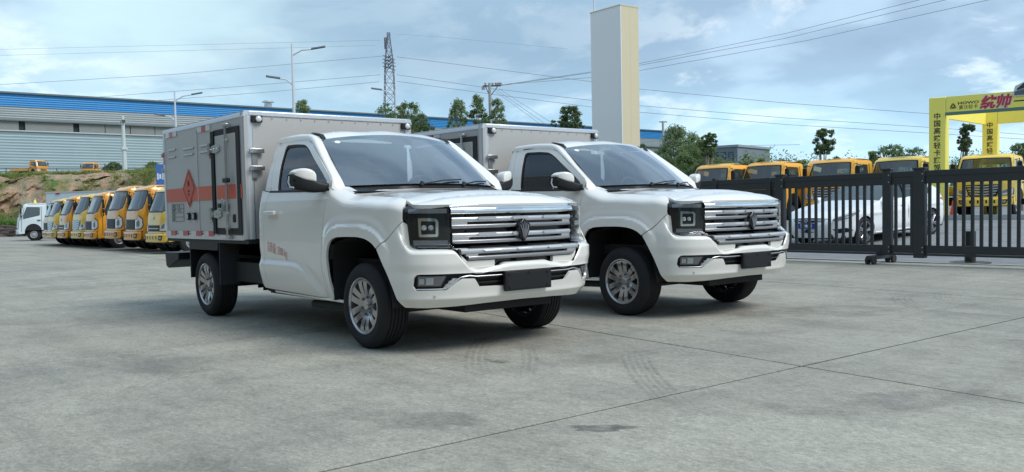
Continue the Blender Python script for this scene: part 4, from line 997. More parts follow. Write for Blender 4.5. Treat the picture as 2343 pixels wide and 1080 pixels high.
    MB().b2((.949, -.215, .475), (.953, .215, .603)).build('plate_recess', blk_plastic, BP, bevel=.003)
    for y_, z_ in ((-.19, .59), (.0, .595), (.19, .59), (-.19, .49), (.19, .49)):
        MB().b2((.953, y_-.012, z_-.008), (.958, y_+.012, z_+.008)).build('plate_clip', blk_plastic, BP)
    # ---------------- underneath
    MB().b2((-1.88, -.86, .335), (-.50, .86, .52)).b2((-4.3, -.62, .50), (-1.9, .62, .60)).b2((-.5, -.70, .60), (.60, .70, .70)).b2((-.48, -.44, .30), (.70, .44, .60)).b2((-.5, -.88, .40), (-.47, .88, 1.20)).b2((.48, -.86, .42), (.66, .86, .62)).build('floor_pan', under, T)  # cab floor and engine bay; the rear tray is added to deepen shade underneath
    CH = MB()
    for sg in (1, -1): CH.b2((-4.35, sg*.40, .50), (.60, sg*.48, .64))
    for x_ in (-4.3, -3.7, -3.0, -2.4, -1.9, -1.0): CH.b2((x_-.04, -.42, .52), (x_+.04, .42, .62))
    CH.build('chassis', chassis_m, T)
    MB().tube([(-3.365, -.80, .343), (-3.365, .80, .343)], .045, 10).lathe([(-.15, .04), (-.09, .14), (.09, .14), (.15, .04)], 14, 1, (-3.365, 0, .343)).build('rear_axle', chassis_m, T, smooth=True)
    MB().tube([(-.05, -.75, .32), (-.05, .75, .32)], .04, 8).b2((-.12, -.6, .27), (.1, .6, .36)).build('front_axle', chassis_m, T)
    for sg in (1, -1):
        ls = MB()
        for k in range(4): ls.tube([(-4.05, sg*.55, .47-.012*k), (-3.365, sg*.55, .40-.014*k), (-2.62, sg*.55, .47-.012*k)], .012, 5)
        ls.build('leaf_spring', chassis_m, T)
    MB().tube([(-1.25, -.72, .262), (-.30, -.70, .285)], .035, 8).build('side_step', mat('step_green', (.03, .045, .04), .5), T, smooth=True)
    fu = MB()
    fu.b2((-2.85, -.80, .40), (-2.15, -.46, .60)).tube([(-2.6, -.5, .36), (-1.9, -.35, .33), (-1.4, -.30, .34)], .03, 8).b2((-2.1, -.7, .50), (-1.9, .7, .80))
    fu.build('fuel_tank', chassis_m, T)
    for k in range(6): B('air_pipe', (-2.60+k*.13, -.62, .365-.01*(k % 2)), (.03, .10, .07+.02*(k % 3)), chassis_m, T)
    for sg in (1, -1):
        MB().b2((-2.92, sg*.74, .36), (-2.90, sg*.95, .80)).build('mud_flap', blk_rubber, T)
        MB().b2((-3.78, sg*.68, .72), (-2.95, sg*.95, .80)).b2((-3.80, sg*.70, .40), (-3.78, sg*.94, .78)).build('mud_guard', blk_plastic, T)
    MB().b2((-4.48, -.95, .80), (-2.15, .95, .848)).build('box_subframe', chassis_m, T)
    rb = MB(); rb.prism([(-4.82, .66), (-4.35, .66), (-4.35, .58), (-4.72, .47), (-4.79, .49)], 1, -.88, .88); rb.b2((-4.5, -.5, .55), (-4.3, .5, .80))
    rb.build('rear_bumper', blk_plastic, T, bevel=.01)
    # interior
    dm = MB(); dm.prism([(-.42, 1.00), (-.45, 1.28), (-.62, 1.32), (-.92, 1.27), (-1.0, 1.15), (-.95, .9), (-.6, .8)], 1, -.80, .80)
    dm.build('dashboard', interior_m, T, bevel=.03)
    MB().prism([(-.70, 1.30), (-.90, 1.345), (-.95, 1.30), (-.93, 1.26), (-.75, 1.26)], 1, .20, .56).build('instrument_hood', interior_m, T, bevel=.015)
    sw = MB(); P = []
    for k in range(29):
        a = 2*math.pi*k/28; c, s_ = math.cos(a), math.sin(a); P.append((-1.03-.07*s_*.9, .38+.19*c, 1.26+.17*s_))
    sw.tube(P, .014, 8, cap=False); sw.box((-1.02, .38, 1.25), (.05, .10, .09)); sw.tube([(-1.03, .20, 1.26), (-1.02, .56, 1.26)], .012, 6); sw.tube([(-1.02, .38, 1.25), (-.85, .38, 1.15)], .03, 8)
    sw.build('steering_wheel', interior_m, T, smooth=True)
    for y_ in (-.38, .38):
        s_ = MB(); s_.prism([(-1.05, .80), (-1.05, .93), (-1.50, .90), (-1.72, 1.46), (-1.84, 1.46), (-1.72, .80)], 1, y_-.25, y_+.25)
        st = s_.build('seat', seat_m, T, bevel=.05, seg=3)
        MB().b2((-1.87, y_-.13, 1.48), (-1.77, y_+.13, 1.66)).build('headrest', seat_m, st, bevel=.035, seg=3)
    MB().b2((-1.86, -.8, .5), (-1.2, .8, .55)).build('cab_floor', interior_m, T)
    MB().b2((-.985, -.11, 1.655), (-.96, .11, 1.72)).tube([(-.98, 0, 1.70), (-1.0, 0, 1.79)], .012, 6).build('inner_mirror', blk_plastic, T, bevel=.008)
    # ---------------- wheels
    wheel = make_wheel(T)
    for x_, sg in ((0, -1), (0, 1), (-3.365, -1), (-3.365, 1)):
        w = wheel if (x_ == 0 and sg == -1) else copy_tree(wheel, T)
        w.location = (x_, sg*.938, .343); w.rotation_euler = (0, R(17*(x_+sg)), 0 if sg < 0 else math.pi)
    make_box(T)
    # lettering on the right-hand door
    dr = [o for o in T.children if o.name.startswith('door') and o.name.split('.')[0] == 'door'][1]
    M = frame((-1.50, -.9585, .755), (1, 0, -.155), (0, 0.0, 1))
    text_mesh('总质量: 3300 kg', .100, print_red, 'door_lettering', dr, M @ Matrix.Diagonal((.62, 1.05, 1, 1)), bold=-.0006)
    return T
def tagp(T, name):
    o = bpy.data.objects.new(name, None); COL.objects.link(o); o.parent = T; o.empty_display_size = .1; return o

def make_wheel(T):
    Wn = tagp(T, 'wheel')       # axle along local y, outer face at y = 0 looking to -y
    Rr, rr = .343, .228
    prof = [(.030, rr-.004), (.006, rr+.006), (.002, rr+.02), (-.004, rr+.045), (.0, rr+.075), (.012, Rr-.022), (.030, Rr-.006)]
    for k in range(5):
        y0 = .036+k*.032; prof += [(y0, Rr-.002), (y0+.022, Rr), (y0+.0235, Rr-.010), (y0+.0305, Rr-.010)]
    prof += [(.198, Rr-.002), (.215, Rr-.006), (.232, Rr-.022), (.240, rr+.06), (.232, rr)]
    ty = MB().lathe(prof, 56, 1).build('tyre', tyre_m, Wn, smooth=True, ang=28)
    rim = MB().lathe([(.012, rr-.002), (.004, rr), (.002, rr-.010), (.010, rr-.018), (.05, rr-.030), (.12, rr-.034), (.22, rr-.02), (.23, rr)], 48, 1).build('rim', alloy, Wn, smooth=True, ang=30)
    # spoked face: disc with paired petal openings
    def face(u, v, off):
        r = np.hypot(u, v); y = ci([0, .04, .07, .12, .18, .215, .24], [.052, .050, .042, .024, .012, .014, .02], r)
        return np.stack([u+0*y, y-off, v+0*y], -1)
    holes = []
    for k in range(6):
        a0 = 2*math.pi*k/6+.26
        for da, r0, r1, w0, w1 in ((0, .100, .195, .005, .0125), (math.pi/6, .108, .200, .008, .034)):
            a = a0+da; pts = []
            for (r, w) in ((r0, w0*.5), (r0+.012, w0), ((r0+r1)/2, (w0+w1)/2), (r1-.012, w1), (r1, w1*.72)):
                pts.append((r, w))
            loop = [(r, w) for r, w in pts]+[(r, -w) for r, w in reversed(pts)]
            holes.append([(r*math.cos(a)-w*math.sin(a), r*math.sin(a)+w*math.cos(a)) for r, w in loop])
    disc = [(.216*math.cos(a), .216*math.sin(a)) for a in np.linspace(0, 2*math.pi, 49)[:-1]]
    fc = skin('spoke_face', alloy, rim, disc, face, holes=holes, step=.014, flange=.01, ref=(0, .5, 0), hole_flange=.032)
    MB().lathe([(.060, .001), (.060, .19), (.075, .19)], 24, 1).build('brake_disc', mat('brake_dark', (.03, .03, .032), .5, metal=.4), rim, smooth=True)
    hb = MB().lathe([(.052, .038), (.034, .036), (.030, .030), (.030, .001)], 24, 1).build('hub_cap', alloy, rim, smooth=True, ang=30)
    for k in range(6):
        a = 2*math.pi*k/6; nb = MB().lathe([(.05, .011), (.030, .010), (.030, .001)], 10, 1, (.070*math.cos(a), 0, .070*math.sin(a))).build('wheel_nut', mat('nut_dark', (.16, .16, .17), .35, metal=.8), rim, smooth=True, ang=30)
    return Wn

def make_box(T):
    x0, x1, yw, z0, z1 = -4.485, -2.14, .965, .848, 2.10
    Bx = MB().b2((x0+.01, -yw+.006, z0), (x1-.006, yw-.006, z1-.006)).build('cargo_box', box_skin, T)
    for sg in (1, -1):
        # edge mouldings
        MB().prism([(sg*(yw-.055), z1), (sg*(yw-.02), z1-.002), (sg*(yw-.004), z1-.016), (sg*yw, z1-.06), (sg*(yw-.010), z1-.062), (sg*(yw-.06), z1-.02)], 0, x0, x1-.002).build('roof_moulding', box_trim, Bx, smooth=True, ang=50)
        MB().prism([(x1-.075, sg*yw), (x1-.035, sg*(yw-.002)), (x1-.010, sg*(yw-.018)), (x1, sg*(yw-.05)), (x1-.001, sg*(yw-.085)), (x1-.02, sg*(yw-.085)), (x1-.075, sg*(yw-.02))], 2, z0-.002, z1-.012).build('corner_moulding', box_trim, Bx, smooth=True, ang=50)
        MB().b2((x0, sg*(yw-.03), z0), (x0+.055, sg*(yw+.002), z1-.03)).build('rear_moulding', box_trim, Bx, bevel=.006)
        MB().b2((x0, sg*(yw-.03), z0-.015), (x1-.08, sg*(yw+.004), z0+.035)).build('lower_rail', box_trim, Bx, bevel=.006)
        MB().b2((x0+.06, sg*(yw-.004), z0+.052), (-2.97, sg*(yw+.001), z0+.060)).build('panel_lip', box_trim, Bx)
    MB().b2((x1-.02, -yw+.05, z1-.055), (x1+.003, yw-.05, z1)).build('front_moulding', box_trim, Bx, bevel=.012)
    for y_ in np.arange(-.82, .83, .155):
        MB().lathe([(0, .007), (.004, .006), (.005, .001)], 8, 0, (x1+.003, y_, z1-.065)).build('rivet', steel, Bx)
    MB().b2((x1-.01, -yw+.088, z0), (x1-.003, -yw+.094, z1-.06)).build('front_seam', steel, Bx)
    ys = -yw-.0005
    def plate(name, a, b, m, t=.0025, base=0., par=None):
        return MB().b2((a[0], ys-base-t, a[1]), (b[0], ys-base+.004, b[1])).build(name, m, par or Bx)
    # side panel joints and pressed louvres
    for x_ in (-3.405,): plate('panel_joint', (x_-.006, .92), (x_+.006, 2.0), box_trim, .002)
    for (xa, xb, zz) in ((-4.31, -4.07, 1.838), (-4.31, -4.08, 1.757), (-3.82, -3.50, 1.822), (-3.79, -3.52, 1.755), (-3.31, -3.05, 1.822), (-3.31, -3.06, 1.755)):
        MB().prism([(ys, zz-.006), (ys-.010, zz), (ys, zz+.018)], 0, xa, xb).build('louvre', box_skin, Bx)
    # red band and hazard diamond
    plate('red_band', (x0+.062, 1.252), (-2.972, 1.398), band_red, .0012)
    dc, dz = -3.68, 1.39; r1, r2 = .19, .213
    D = MB().prism([(dc, dz-r2), (dc+r1, dz), (dc, dz+r2), (dc-r1, dz)], 1, ys-.004, ys).build('hazard_diamond', dia_red, Bx)
    k = .86; fr_ = MB()
    for i in range(4):
        P = [(dc, dz-r2*k), (dc+r1*k, dz), (dc, dz+r2*k), (dc-r1*k, dz)]; a = P[i]; b = P[(i+1) % 4]
        fr_.tube([(a[0], ys-.0045, a[1]), (b[0], ys-.0045, b[1])], .002, 4)
    for a in range(9):
        an = a*.72+.2; l_ = (.035, .06)[a % 2]
        fr_.add([(dc+.012*math.cos(an+.9), ys-.0055, dz+.055+.012*math.sin(an+.9)), (dc+.012*math.cos(an-.9), ys-.0055, dz+.055+.012*math.sin(an-.9)), (dc+l_*math.cos(an), ys-.0055, dz+.055+l_*math.sin(an))], [(0, 1, 2)])
    fr_.box((dc, ys-.0045, dz-.03), (.05, .002, .022)).box((dc, ys-.0045, dz-.07), (.03, .002, .026))
    fr_.build('hazard_symbol', print_black, D)
    # data table
    tb = MB()
    for zz in (1.222, 1.172, 1.125, 1.078, 1.030): tb.b2((-4.25, ys-.002, zz-.002), (-3.87, ys, zz+.002))
    for xx in (-4.25, -3.87): tb.b2((xx-.003, ys-.0022, 1.03), (xx+.003, ys, 1.222))
    tb.b2((-4.15, ys-.0022, 1.125), (-4.145, ys, 1.222))
    for i, (xx, zz) in enumerate([(-4.215, 1.197), (-4.18, 1.197), (-4.07, 1.197), (-4.0, 1.197), (-4.215, 1.149), (-4.18, 1.149), (-4.05, 1.149), (-3.99, 1.149), (-4.215, 1.101), (-4.18, 1.101), (-4.215, 1.053), (-4.18, 1.053)]):
        for q in range(3): tb.b2((xx-.010, ys-.0022, zz-.013+q*.012), (xx+.010, ys, zz-.009+q*.012))
        tb.b2((xx-.002, ys-.0024, zz-.015), (xx+.002, ys, zz+.017))
    tb.build('data_table', print_black, Bx)
    # reflective strips
    def strip(xa, xb, zc, h, first):
        w = xb-xa; n = 3 if w > .3 else 2
        for i in range(n):
            plate('reflective_strip', (xa+w*i/n, zc-h/2), (xa+w*(i+1)/n, zc+h/2), refl_red if (i % 2 == (0 if first else 1)) else refl_white, .003)
    strip(-4.37, -4.02, 2.018, .058, False); strip(-3.365, -3.005, 2.004, .06, False)
    plate('reflective_strip', (x0+.005, 1.69), (x0+.05, 1.835), refl_red, .006); plate('reflective_strip', (-3.05, 1.683), (-2.995, 1.735), refl_red, .003)
    for (xa, xb, xc) in ((-4.42, -4.30, -4.14), (-4.03, -3.90, -3.745), (-3.64, -3.50, -3.34), (-3.245, -3.13, -2.99)):
        plate('reflective_strip', (xa, .868), (xb, .922), refl_white, .007); plate('reflective_strip', (xb, .868), (xc, .922), refl_red, .007)
    plate('reflective_strip', (-2.79, .850), (-2.665, .884), refl_white, .007); plate('reflective_strip', (-2.665, .850), (-2.50, .884), refl_red, .007); plate('reflective_strip', (-2.40, .850), (-2.26, .884), refl_white, .007)
    # vents
    for xa, za in ((-3.69, 1.083), (-3.515, 1.083)):
        v = MB().b2((xa-.035, ys-.022, za-.04), (xa+.035, ys, za+.04)).build('air_vent', blk_plastic, Bx, bevel=.006)
        B('vent_slot', (xa, ys-.024, za), (.03, .006, .05), steel, v)
    plate('inspection_flap', (-3.14, 1.02), (-3.02, 1.14), zinc, .004)
    # side door
    DR = MB().b2((-2.845, ys-.018, .955), (-2.325, ys, 1.898)).build('side_door', box_skin, Bx, bevel=.006)
    sl_ = MB(); a, b, c, d = -2.912, -2.250, .893, 1.960
    t = .001
    sl_.b2((a, ys-.008, c), (b, ys+.002, .955)).b2((a, ys-.008, 1.898), (b, ys+.002, d)).b2((a, ys-.0085, .955), (-2.845, ys+.002, 1.898)).b2((-2.325, ys-.0085, .955), (b, ys+.002, 1.898))
    sl_.build('door_seal', blk_rubber, DR)
    MB().tube([(-2.905, ys-.018, .90), (-2.905, ys-.018, 1.95)], .022, 8).build('door_post', mat('post_dark', (.05, .06, .06), .4, metal=.6), DR, smooth=True)
    MB().b2((-2.82, ys-.0195, 1.250), (-2.33, ys-.017, 1.392)).build('red_band', band_red, DR)
    MB().b2((-2.255, ys-.006, 1.250), (-2.222, ys, 1.392)).build('red_band', band_red, Bx)
    rod = MB().tube([(-2.492, ys-.045, 1.985), (-2.515, ys-.045, .858)], .013, 10).build('lock_rod', steel, DR, smooth=True)
    for zz in (1.985, 1.83, 1.10, .965, .862): B('rod_bracket', (-2.495-(1.985-zz)*.02, ys-.032, zz), (.085 if zz > 1.9 or zz < .9 else .05, .045, .028 if zz != .965 else .05), steel, rod, bevel=.004)
    B('lock_handle', (-2.43, ys-.075, 1.432), (.14, .035, .048), blk_plastic, rod, bevel=.012)
    lk = B('lock_plate', (-2.60, ys-.030, 1.178), (.15, .03, .055), zinc, DR, bevel=.005); B('lock_body', (-2.70, ys-.04, 1.185), (.07, .03, .045), blk_plastic, DR, bevel=.004)
    MB().tube([(-2.555, ys-.05, 1.215), (-2.60, ys-.055, 1.255), (-2.62, ys-.05, 1.23)], .007, 6).build('lock_hook', zinc, DR, smooth=True)
    B('padlock', (-2.56, ys-.055, 1.165), (.075, .03, .075), mat('lock_green', (.16, .20, .16), .5), DR, bevel=.01)
    for zz in (1.765, 1.10):
        h = MB().prism([(-3.045, zz-.055), (-3.045, zz+.06), (-2.97, zz+.06), (-2.97, zz-.055)], 1, ys-.022, ys).build('hinge', zinc, Bx, bevel=.004)
        MB().prism([(-2.97, zz-.028), (-2.97, zz+.028), (-2.78, zz+.045), (-2.70, zz+.02), (-2.70, zz-.02), (-2.78, zz-.045)], 1, ys-.036, ys-.018).build('hinge_strap', zinc, h, bevel=.003)
        MB().tube([(-2.97, ys-.03, zz-.06), (-2.97, ys-.03, zz+.065)], .018, 10).build('hinge_pin', zinc, h, smooth=True)
        for q in (-2.90, -2.82, -2.745): MB().lathe([(0, .009), (-.006, .008), (-.008, .001)], 8, 1, (q, ys-.036, zz)).build('bolt', steel, h)
    B('air_vent', (-2.388, ys-.02, 1.055), (.06, .02, .08), blk_plastic, DR, bevel=.008)
    # rear hinges seen at the far edge, front hinge pair on the bulkhead
    for zz in (1.80, 1.62): B('rear_hinge', (x0-.008, ys-.004, zz), (.03, .03, .05), zinc, Bx, bevel=.004)
    hb = B('ladder_bracket', (x1+.010, -.865, 1.588), (.012, .055, .30), zinc, Bx, bevel=.003)
    for zz in (1.708, 1.540):
        MB().prism([(x1+.016, -.925), (x1+.040, -.925), (x1+.044, -.80), (x1+.040, -.775), (x1+.016, -.775)], 2, zz-.022, zz+.022).build('bracket_arm', steel, hb, bevel=.004)
    for y_ in (-.834, .880):
        ml = B('marker_lamp', (x1+.012, y_, 2.018), (.026, .112, .068), blk_plastic, Bx, bevel=.006)
        MB().lathe([(.0, .030), (.014, .029), (.022, .018), (.024, .001)], 16, 0, (x1+.025, y_+.012, 2.018)).build('marker_lens', lens_white, ml, smooth=True)
    return Bx

TR1 = make_truck()
tag(TR1, 'nearest white box truck, pickup cab with wide chrome grille', 'truck', 'white box trucks')
TR2 = copy_tree(TR1); TR2.location = (-.002, 2.940, 0); TR2.rotation_euler = (0, 0, .0169)
TR2['label'] = 'white box truck parked behind the nearest one, in front of the black gate'
# ------------------------------------------------------------ light trucks (cab-over)
orange = mat('orange_paint', (.76, .34, .03), .34, coat=.5, noise=(2., .9, (.68, .29, .022)))
yellow = mat('yellow_paint', (.80, .52, .06), .34, coat=.5, noise=(2., .9, (.72, .45, .05)))
cabwhite = mat('cab_white', (.62, .70, .72), .35, coat=.5)
dusty = mat('dusty_chrome', (.45, .45, .44), .3, metal=.8)
def front_x(z): return float(np.interp(z, [.30, .36, .62, .66, 1.10, 1.30, 1.86, 1.97, 2.05], [.0, .03, .03, -.015, -.035, -.07, -.28, -.33, -.50]))
def cabF(y, z, off=0.):
    y = np.asarray(y, float); z = np.asarray(z, float); yw = .90-.10*np.clip((z-1.2)/.8, 0, 1)
    q = np.clip(np.abs(y)/yw, 0, 1.05); x = np.interp(z, [.30, .36, .62, .66, 1.10, 1.30, 1.86, 1.97, 2.05], [.0, .03, .03, -.015, -.035, -.07, -.28, -.33, -.50])-.13*q**5-.03*q**2+off
    return np.stack([x, y+0*x, z+0*x], -1)
def cabS(sg):
    def f(x, z, off=0.):
        x = np.asarray(x, float); z = np.asarray(z, float)
        y = .90-.10*np.clip((z-1.2)/.8, 0, 1)-.05*np.clip((z-1.9)/.12, 0, 1)**2+off
        return np.stack([x, sg*y, z+0*x], -1)
    return f
def make_cab(name, paint, style, rear='chassis', wheels=True):
    T = empty(name)
    arch = [(-1.28, .58)]+[(-.88+.42*math.cos(a), .52+.42*math.sin(a)) for a in np.linspace(math.pi*.94, math.pi*.06, 9)]+[(-.46, .58)]
    for sg in (1, -1):
        f = cabS(sg); rf = (-.8, 0, 1.2)
        F_ = lambda z: front_x(z)-.16
        out = [(-1.52, .62)]+arch+[(-.44, .40), (-.14, .38), (-.13, .62), (-.165, .66), (-.18, 1.10), (-.215, 1.30), (-.425, 1.86), (-.475, 1.97), (-.64, 2.035), (-1.42, 2.01), (-1.52, 1.92)]
        win = rounded([(-.40, 1.19), (-.62, 1.24), (-1.22, 1.38), (-1.24, 1.84), (-.58, 1.86), (-.39, 1.38)], .04)
        sd = skin('side_panel', paint, T, out, f, holes=[win], step=.09, flange=.03, ref=rf)
        skin('side_window', truck_glass, T, win, f, step=.2, flange=0, ref=rf, off=-.015)
        MB().tube([(-.30, sg*.905, .50), (-.31, sg*.905, 1.12), (-.47, sg*.865, 1.80)], .008, 4).build('door_seam', blk_plastic, T); MB().tube([(-1.30, sg*.905, .66), (-1.30, sg*.905, 1.3), (-1.30, sg*.835, 1.88)], .008, 4).build('door_seam', blk_plastic, T)
        B('door_handle', (-1.17, sg*.915, 1.12), (.16, .03, .05), blk_plastic, T)
        # mirrors on arms
        mr = MB().tube([(-.42, sg*.84, 1.84), (-.30, sg*1.00, 1.88), (-.30, sg*1.02, 1.34), (-.36, sg*.90, 1.20)], .014, 5).build('mirror_arm', blk_plastic, T, smooth=True)
        B('mirror', (-.32, sg*1.01, 1.62), (.06, .16, .32), blk_plastic, mr, bevel=.02); B('mirror', (-.32, sg*1.01, 1.36), (.06, .15, .14), blk_plastic, mr, bevel=.02)
        wl = MB().prism([(x_, z_) for x_, z_ in arch], 1, sg*.55, sg*.88).build('wheel_arch', under, T)
    # front shell with windscreen opening
    half = [(0, .635), (.80, .635), (.86, .66), (.895, .70), (.90, 1.15), (.895, 1.22), (.82, 1.90), (.795, 1.98), (.70, 2.045), (0, 2.055)]
    wsh = [(0, 1.29), (.25, 1.285), (.42, 1.30), (.62, 1.375), (.80, 1.47), (.79, 1.60), (.74, 1.90), (.70, 1.925), (0, 1.94)]
    full = [(-a, b) for a, b in half]+[(a, b) for a, b in reversed(half) if a > 0]
    if style != 'mesh': wsh = [(0, 1.27), (.60, 1.27), (.80, 1.34), (.80, 1.55), (.745, 1.87), (.70, 1.90), (0, 1.91)]
    wf = [(-a, b) for a, b in wsh]+[(a, b) for a, b in reversed(wsh) if a > 0]
    skin('front_panel', paint, T, full, cabF, holes=[wf], step=.07, flange=.03, ref=(-.8, 0, 1.2))
    g = skin('windscreen', truck_glass, T, wf, cabF, step=.15, flange=0, ref=(-.8, 0, 1.2), off=-.012)
    win2 = [(a*.945, 1.6+(b-1.6)*.93) for a, b in wf]
    skin('glass_border', blk_plastic, g, wf, cabF, holes=[win2], step=.12, flange=0, ref=(-.8, 0, 1.2), off=-.008)
    for y0, y1 in ((-.62, -.05), (-.05, .50)):
        a = cabF(np.array([y0]), np.array([1.33]), np.array([.02]))[0]; b = cabF(np.array([y1]), np.array([1.29]), np.array([.03]))[0]
        MB().tube([a, b], .012, 4).build('wiper', blk_plastic, T)
    bm = [(0, .36), (.82, .37), (.87, .42), (.88, .60), (.84, .625), (0, .625)]
    bf = [(-a, b) for a, b in bm]+[(a, b) for a, b in reversed(bm) if a > 0]
    bp = skin('bumper', paint, T, bf, cabF, step=.08, flange=.12, ref=(-.8, 0, 1.2), off=.035)
    for sg in (1, -1):
        q = lambda p: [(a*sg, b) for a, b in p]
        skin('fog_lamp', blk_plastic, bp, q(rounded([(.52, .43), (.70, .42), (.74, .57), (.55, .56)], .03)), cabF, step=.06, flange=.02, ref=(-.8, 0, 1.2), off=.042)
        skin('fog_reflector', dusty, bp, q([(.57, .46), (.68, .455), (.70, .54), (.59, .53)]), cabF, step=.06, flange=.02, ref=(-.8, 0, 1.2), off=.047)
        for a_ in (.10, .34): skin('bumper_slot', blk_plastic, bp, q([(a_, .45), (a_+.05, .45), (a_+.05, .55), (a_, .55)]), cabF, step=.06, flange=.02, ref=(-.8, 0, 1.2), off=.040)
        if style == 'block':
            hl = [(.50, .71), (.80, .72), (.86, .80), (.84, 1.00), (.70, 1.10), (.62, 1.00), (.50, .98)]
        elif style == 'plain':
            hl = [(.50, .70), (.84, .72), (.87, .98), (.86, 1.02), (.60, .90), (.52, .80)]
        else:
            hl = [(.46, .69), (.86, .74), (.875, .90), (.80, .93), (.55, .84), (.47, .78)]
        h = skin('headlight', lens_white, T, q(hl), cabF, step=.05, flange=.03, ref=(-.8, 0, 1.2), off=.016)
        skin('headlight_bezel', blk_plastic, h, q([(.66+(a-.66)*1.10, .86+(b-.86)*1.12) for a, b in hl]), cabF, step=.07, flange=.01, ref=(-.8, 0, 1.2), off=.008)
        skin('headlight_reflector', lamp_grey, h, q([(.66+(a-.66)*.5, .86+(b-.86)*.55) for a, b in hl]), cabF, step=.07, flange=.01, ref=(-.8, 0, 1.2), off=.020)
    if style == 'block':
        gr = skin('grille', blk_plastic, T, rounded([(-.44, .68), (.44, .68), (.46, 1.00), (-.46, 1.00)], .03), cabF, step=.08, flange=.03, ref=(-.8, 0, 1.2), off=.012)
        for k in range(3): skin('grille_bar', blk_plastic, gr, [(-.40, .75+k*.08), (.40, .75+k*.08), (.40, .77+k*.08), (-.40, .77+k*.08)], cabF, step=.2, flange=.02, ref=(-.8, 0, 1.2), off=.025)
    elif style == 'plain':
        gr = skin('grille', blk_plastic, T, rounded([(-.46, .69), (.46, .69), (.46, .88), (-.46, .88)], .02), cabF, step=.08, flange=.02, ref=(-.8, 0, 1.2), off=.012)
        skin('grille_bar', dusty, gr, [(-.44, .765), (.44, .765), (.44, .79), (-.44, .79)], cabF, step=.2, flange=.02, ref=(-.8, 0, 1.2), off=.025)
        MB().prism([(0, 1.04), (.05, 1.10), (0, 1.16), (-.05, 1.10)], 0, -.03, -.02).build('emblem', dusty, T)
    else:
        gr = skin('grille', blk_gloss, T, rounded([(-.40, .66), (.40, .66), (.52, .93), (.54, 1.06), (-.54, 1.06), (-.52, .93)], .03), cabF, step=.08, flange=.03, ref=(-.8, 0, 1.2), off=.010)
        for k in range(4):
            z_ = .72+k*.085; w_ = .38+.045*k
            skin('grille_bar', dusty, gr, [(-w_, z_+.02), (0, z_-.015), (w_, z_+.02), (w_+.01, z_+.065), (0, z_+.03), (-w_-.01, z_+.065)], cabF, step=.08, flange=.03, ref=(-.8, 0, 1.2), off=.028)
    # roof and back
    rows = []
    for x_, z_ in ((-.50, 2.05), (-.70, 2.075), (-1.1, 2.075), (-1.42, 2.05), (-1.50, 2.00), (-1.53, 1.90)):
        rows.append([(x_-(.13 if x_ > -.6 else 0)*(abs(u)**5), u*.79, z_-.04*abs(u)**4) for u in np.linspace(-1, 1, 13)])
    MB().grid(rows).build('roof', paint, T, smooth=True, ang=60)
    MB().b2((-1.53, -.86, .62), (-1.50, .86, 1.40)).b2((-1.53, -.78, 1.75), (-1.50, .78, 1.93)).b2((-1.53, -.80, 1.40), (-1.50, -.5, 1.75)).b2((-1.53, .5, 1.40), (-1.50, .80, 1.75)).build('cab_back', paint, T)
    if rear == 'hoop':
     for y_ in (-.55, -.2, .2, .55): B('roof_lamp', (-.58, y_, 2.07), (.05, .07, .03), mat('amber_lens', (.7, .25, .03), .3), T)
    MB().b2((-1.48, -.80, .62), (-.2, .80, .75)).b2((-.45, -.80, .75), (-.18, .80, 1.22)).b2((-1.30, -.75, .75), (-.95, .75, 1.25)).b2((-1.42, -.70, 1.1), (-1.25, .70, 1.60)).b2((-.2, -.78, .34), (-.02, .78, .64)).build('cab_interior', interior_m, T)
    ch = MB()
    for sg in (1, -1): ch.b2((-5.0, sg*.34, .52), (-.2, sg*.42, .68))
    for x_ in (-1.8, -2.6, -3.4, -4.2, -4.9): ch.b2((x_-.05, -.36, .54), (x_+.05, .36, .66))
    ch.b2((-1.4, -.5, .34), (-.3, .5, .62)).b2((-2.9, -.75, .38), (-2.2, -.42, .64)).b2((-2.8, .42, .38), (-2.1, .75, .64))
    ch.build('chassis', chassis_m, T)
    if wheels:
        for x_, sg in ((-.88, -1), (-.88, 1), (-3.7, -1), (-3.7, 1)):
            w = MB().lathe([(0, .19), (.0, .30), (.03, .345), (.17, .345), (.2, .30)], 24, 1).build('wheel', tyre_m, T, smooth=True, ang=40)
            MB().lathe([(.02, .20), (.0, .19), (.03, .16), (.05, .12), (-.03, .09), (-.04, .001)], 18, 1).build('wheel_rim', mat('rim_silver', (.5, .51, .52), .35, metal=.6), w, smooth=True)
            w.location = (x_, sg*.80, .345); w.rotation_euler = (0, 0, 0 if sg < 0 else math.pi)
    if rear == 'hoop':                  # curved bodywork ends behind the cab
        for sg in (1, -1):
            P = []
            for (x_, z_) in ((-1.95, .75), (-1.93, 1.55), (-2.02, 1.90), (-2.20, 2.08), (-2.45, 2.12)):
                P.append([(x_, sg*.90, z_), (x_-.02, sg*.90, z_), (x_-.02, sg*.66, z_), (x_, sg*.66, z_), (x_, sg*.90, z_)])
            MB().grid(P).build('body_arch', paint, T, smooth=True, ang=50)
            for k in range(3): B('marker_lamp', (-1.93, sg*.80, 1.35+k*.13), (.03, .06, .05), mat('amber_lens', (.7, .25, .03), .3), T)
        MB().b2((-4.9, -.90, .70), (-2.1, .90, 1.30)).build('body_tank', paint, T, bevel=.05)
    elif rear == 'flat':
        MB().b2((-4.9, -.88, .70), (-1.75, .88, 1.05)).build('flat_body', paint, T, bevel=.03)
    return T
PROTO = {}
def truck(name, paint, style, rear, loc, rz, sc, label, group):
    k = (paint.name, style, rear)
    if k in PROTO: T = copy_tree(PROTO[k])
    else: T = make_cab(name, paint, style, rear); PROTO[k] = T
    T.location = loc; T.rotation_euler = (0, 0, rz); T.scale = (sc, sc, sc); T.name = name; tag(T, label, 'truck', group); return T
gl = 'orange light trucks in the left row'
DN = -math.pi/2
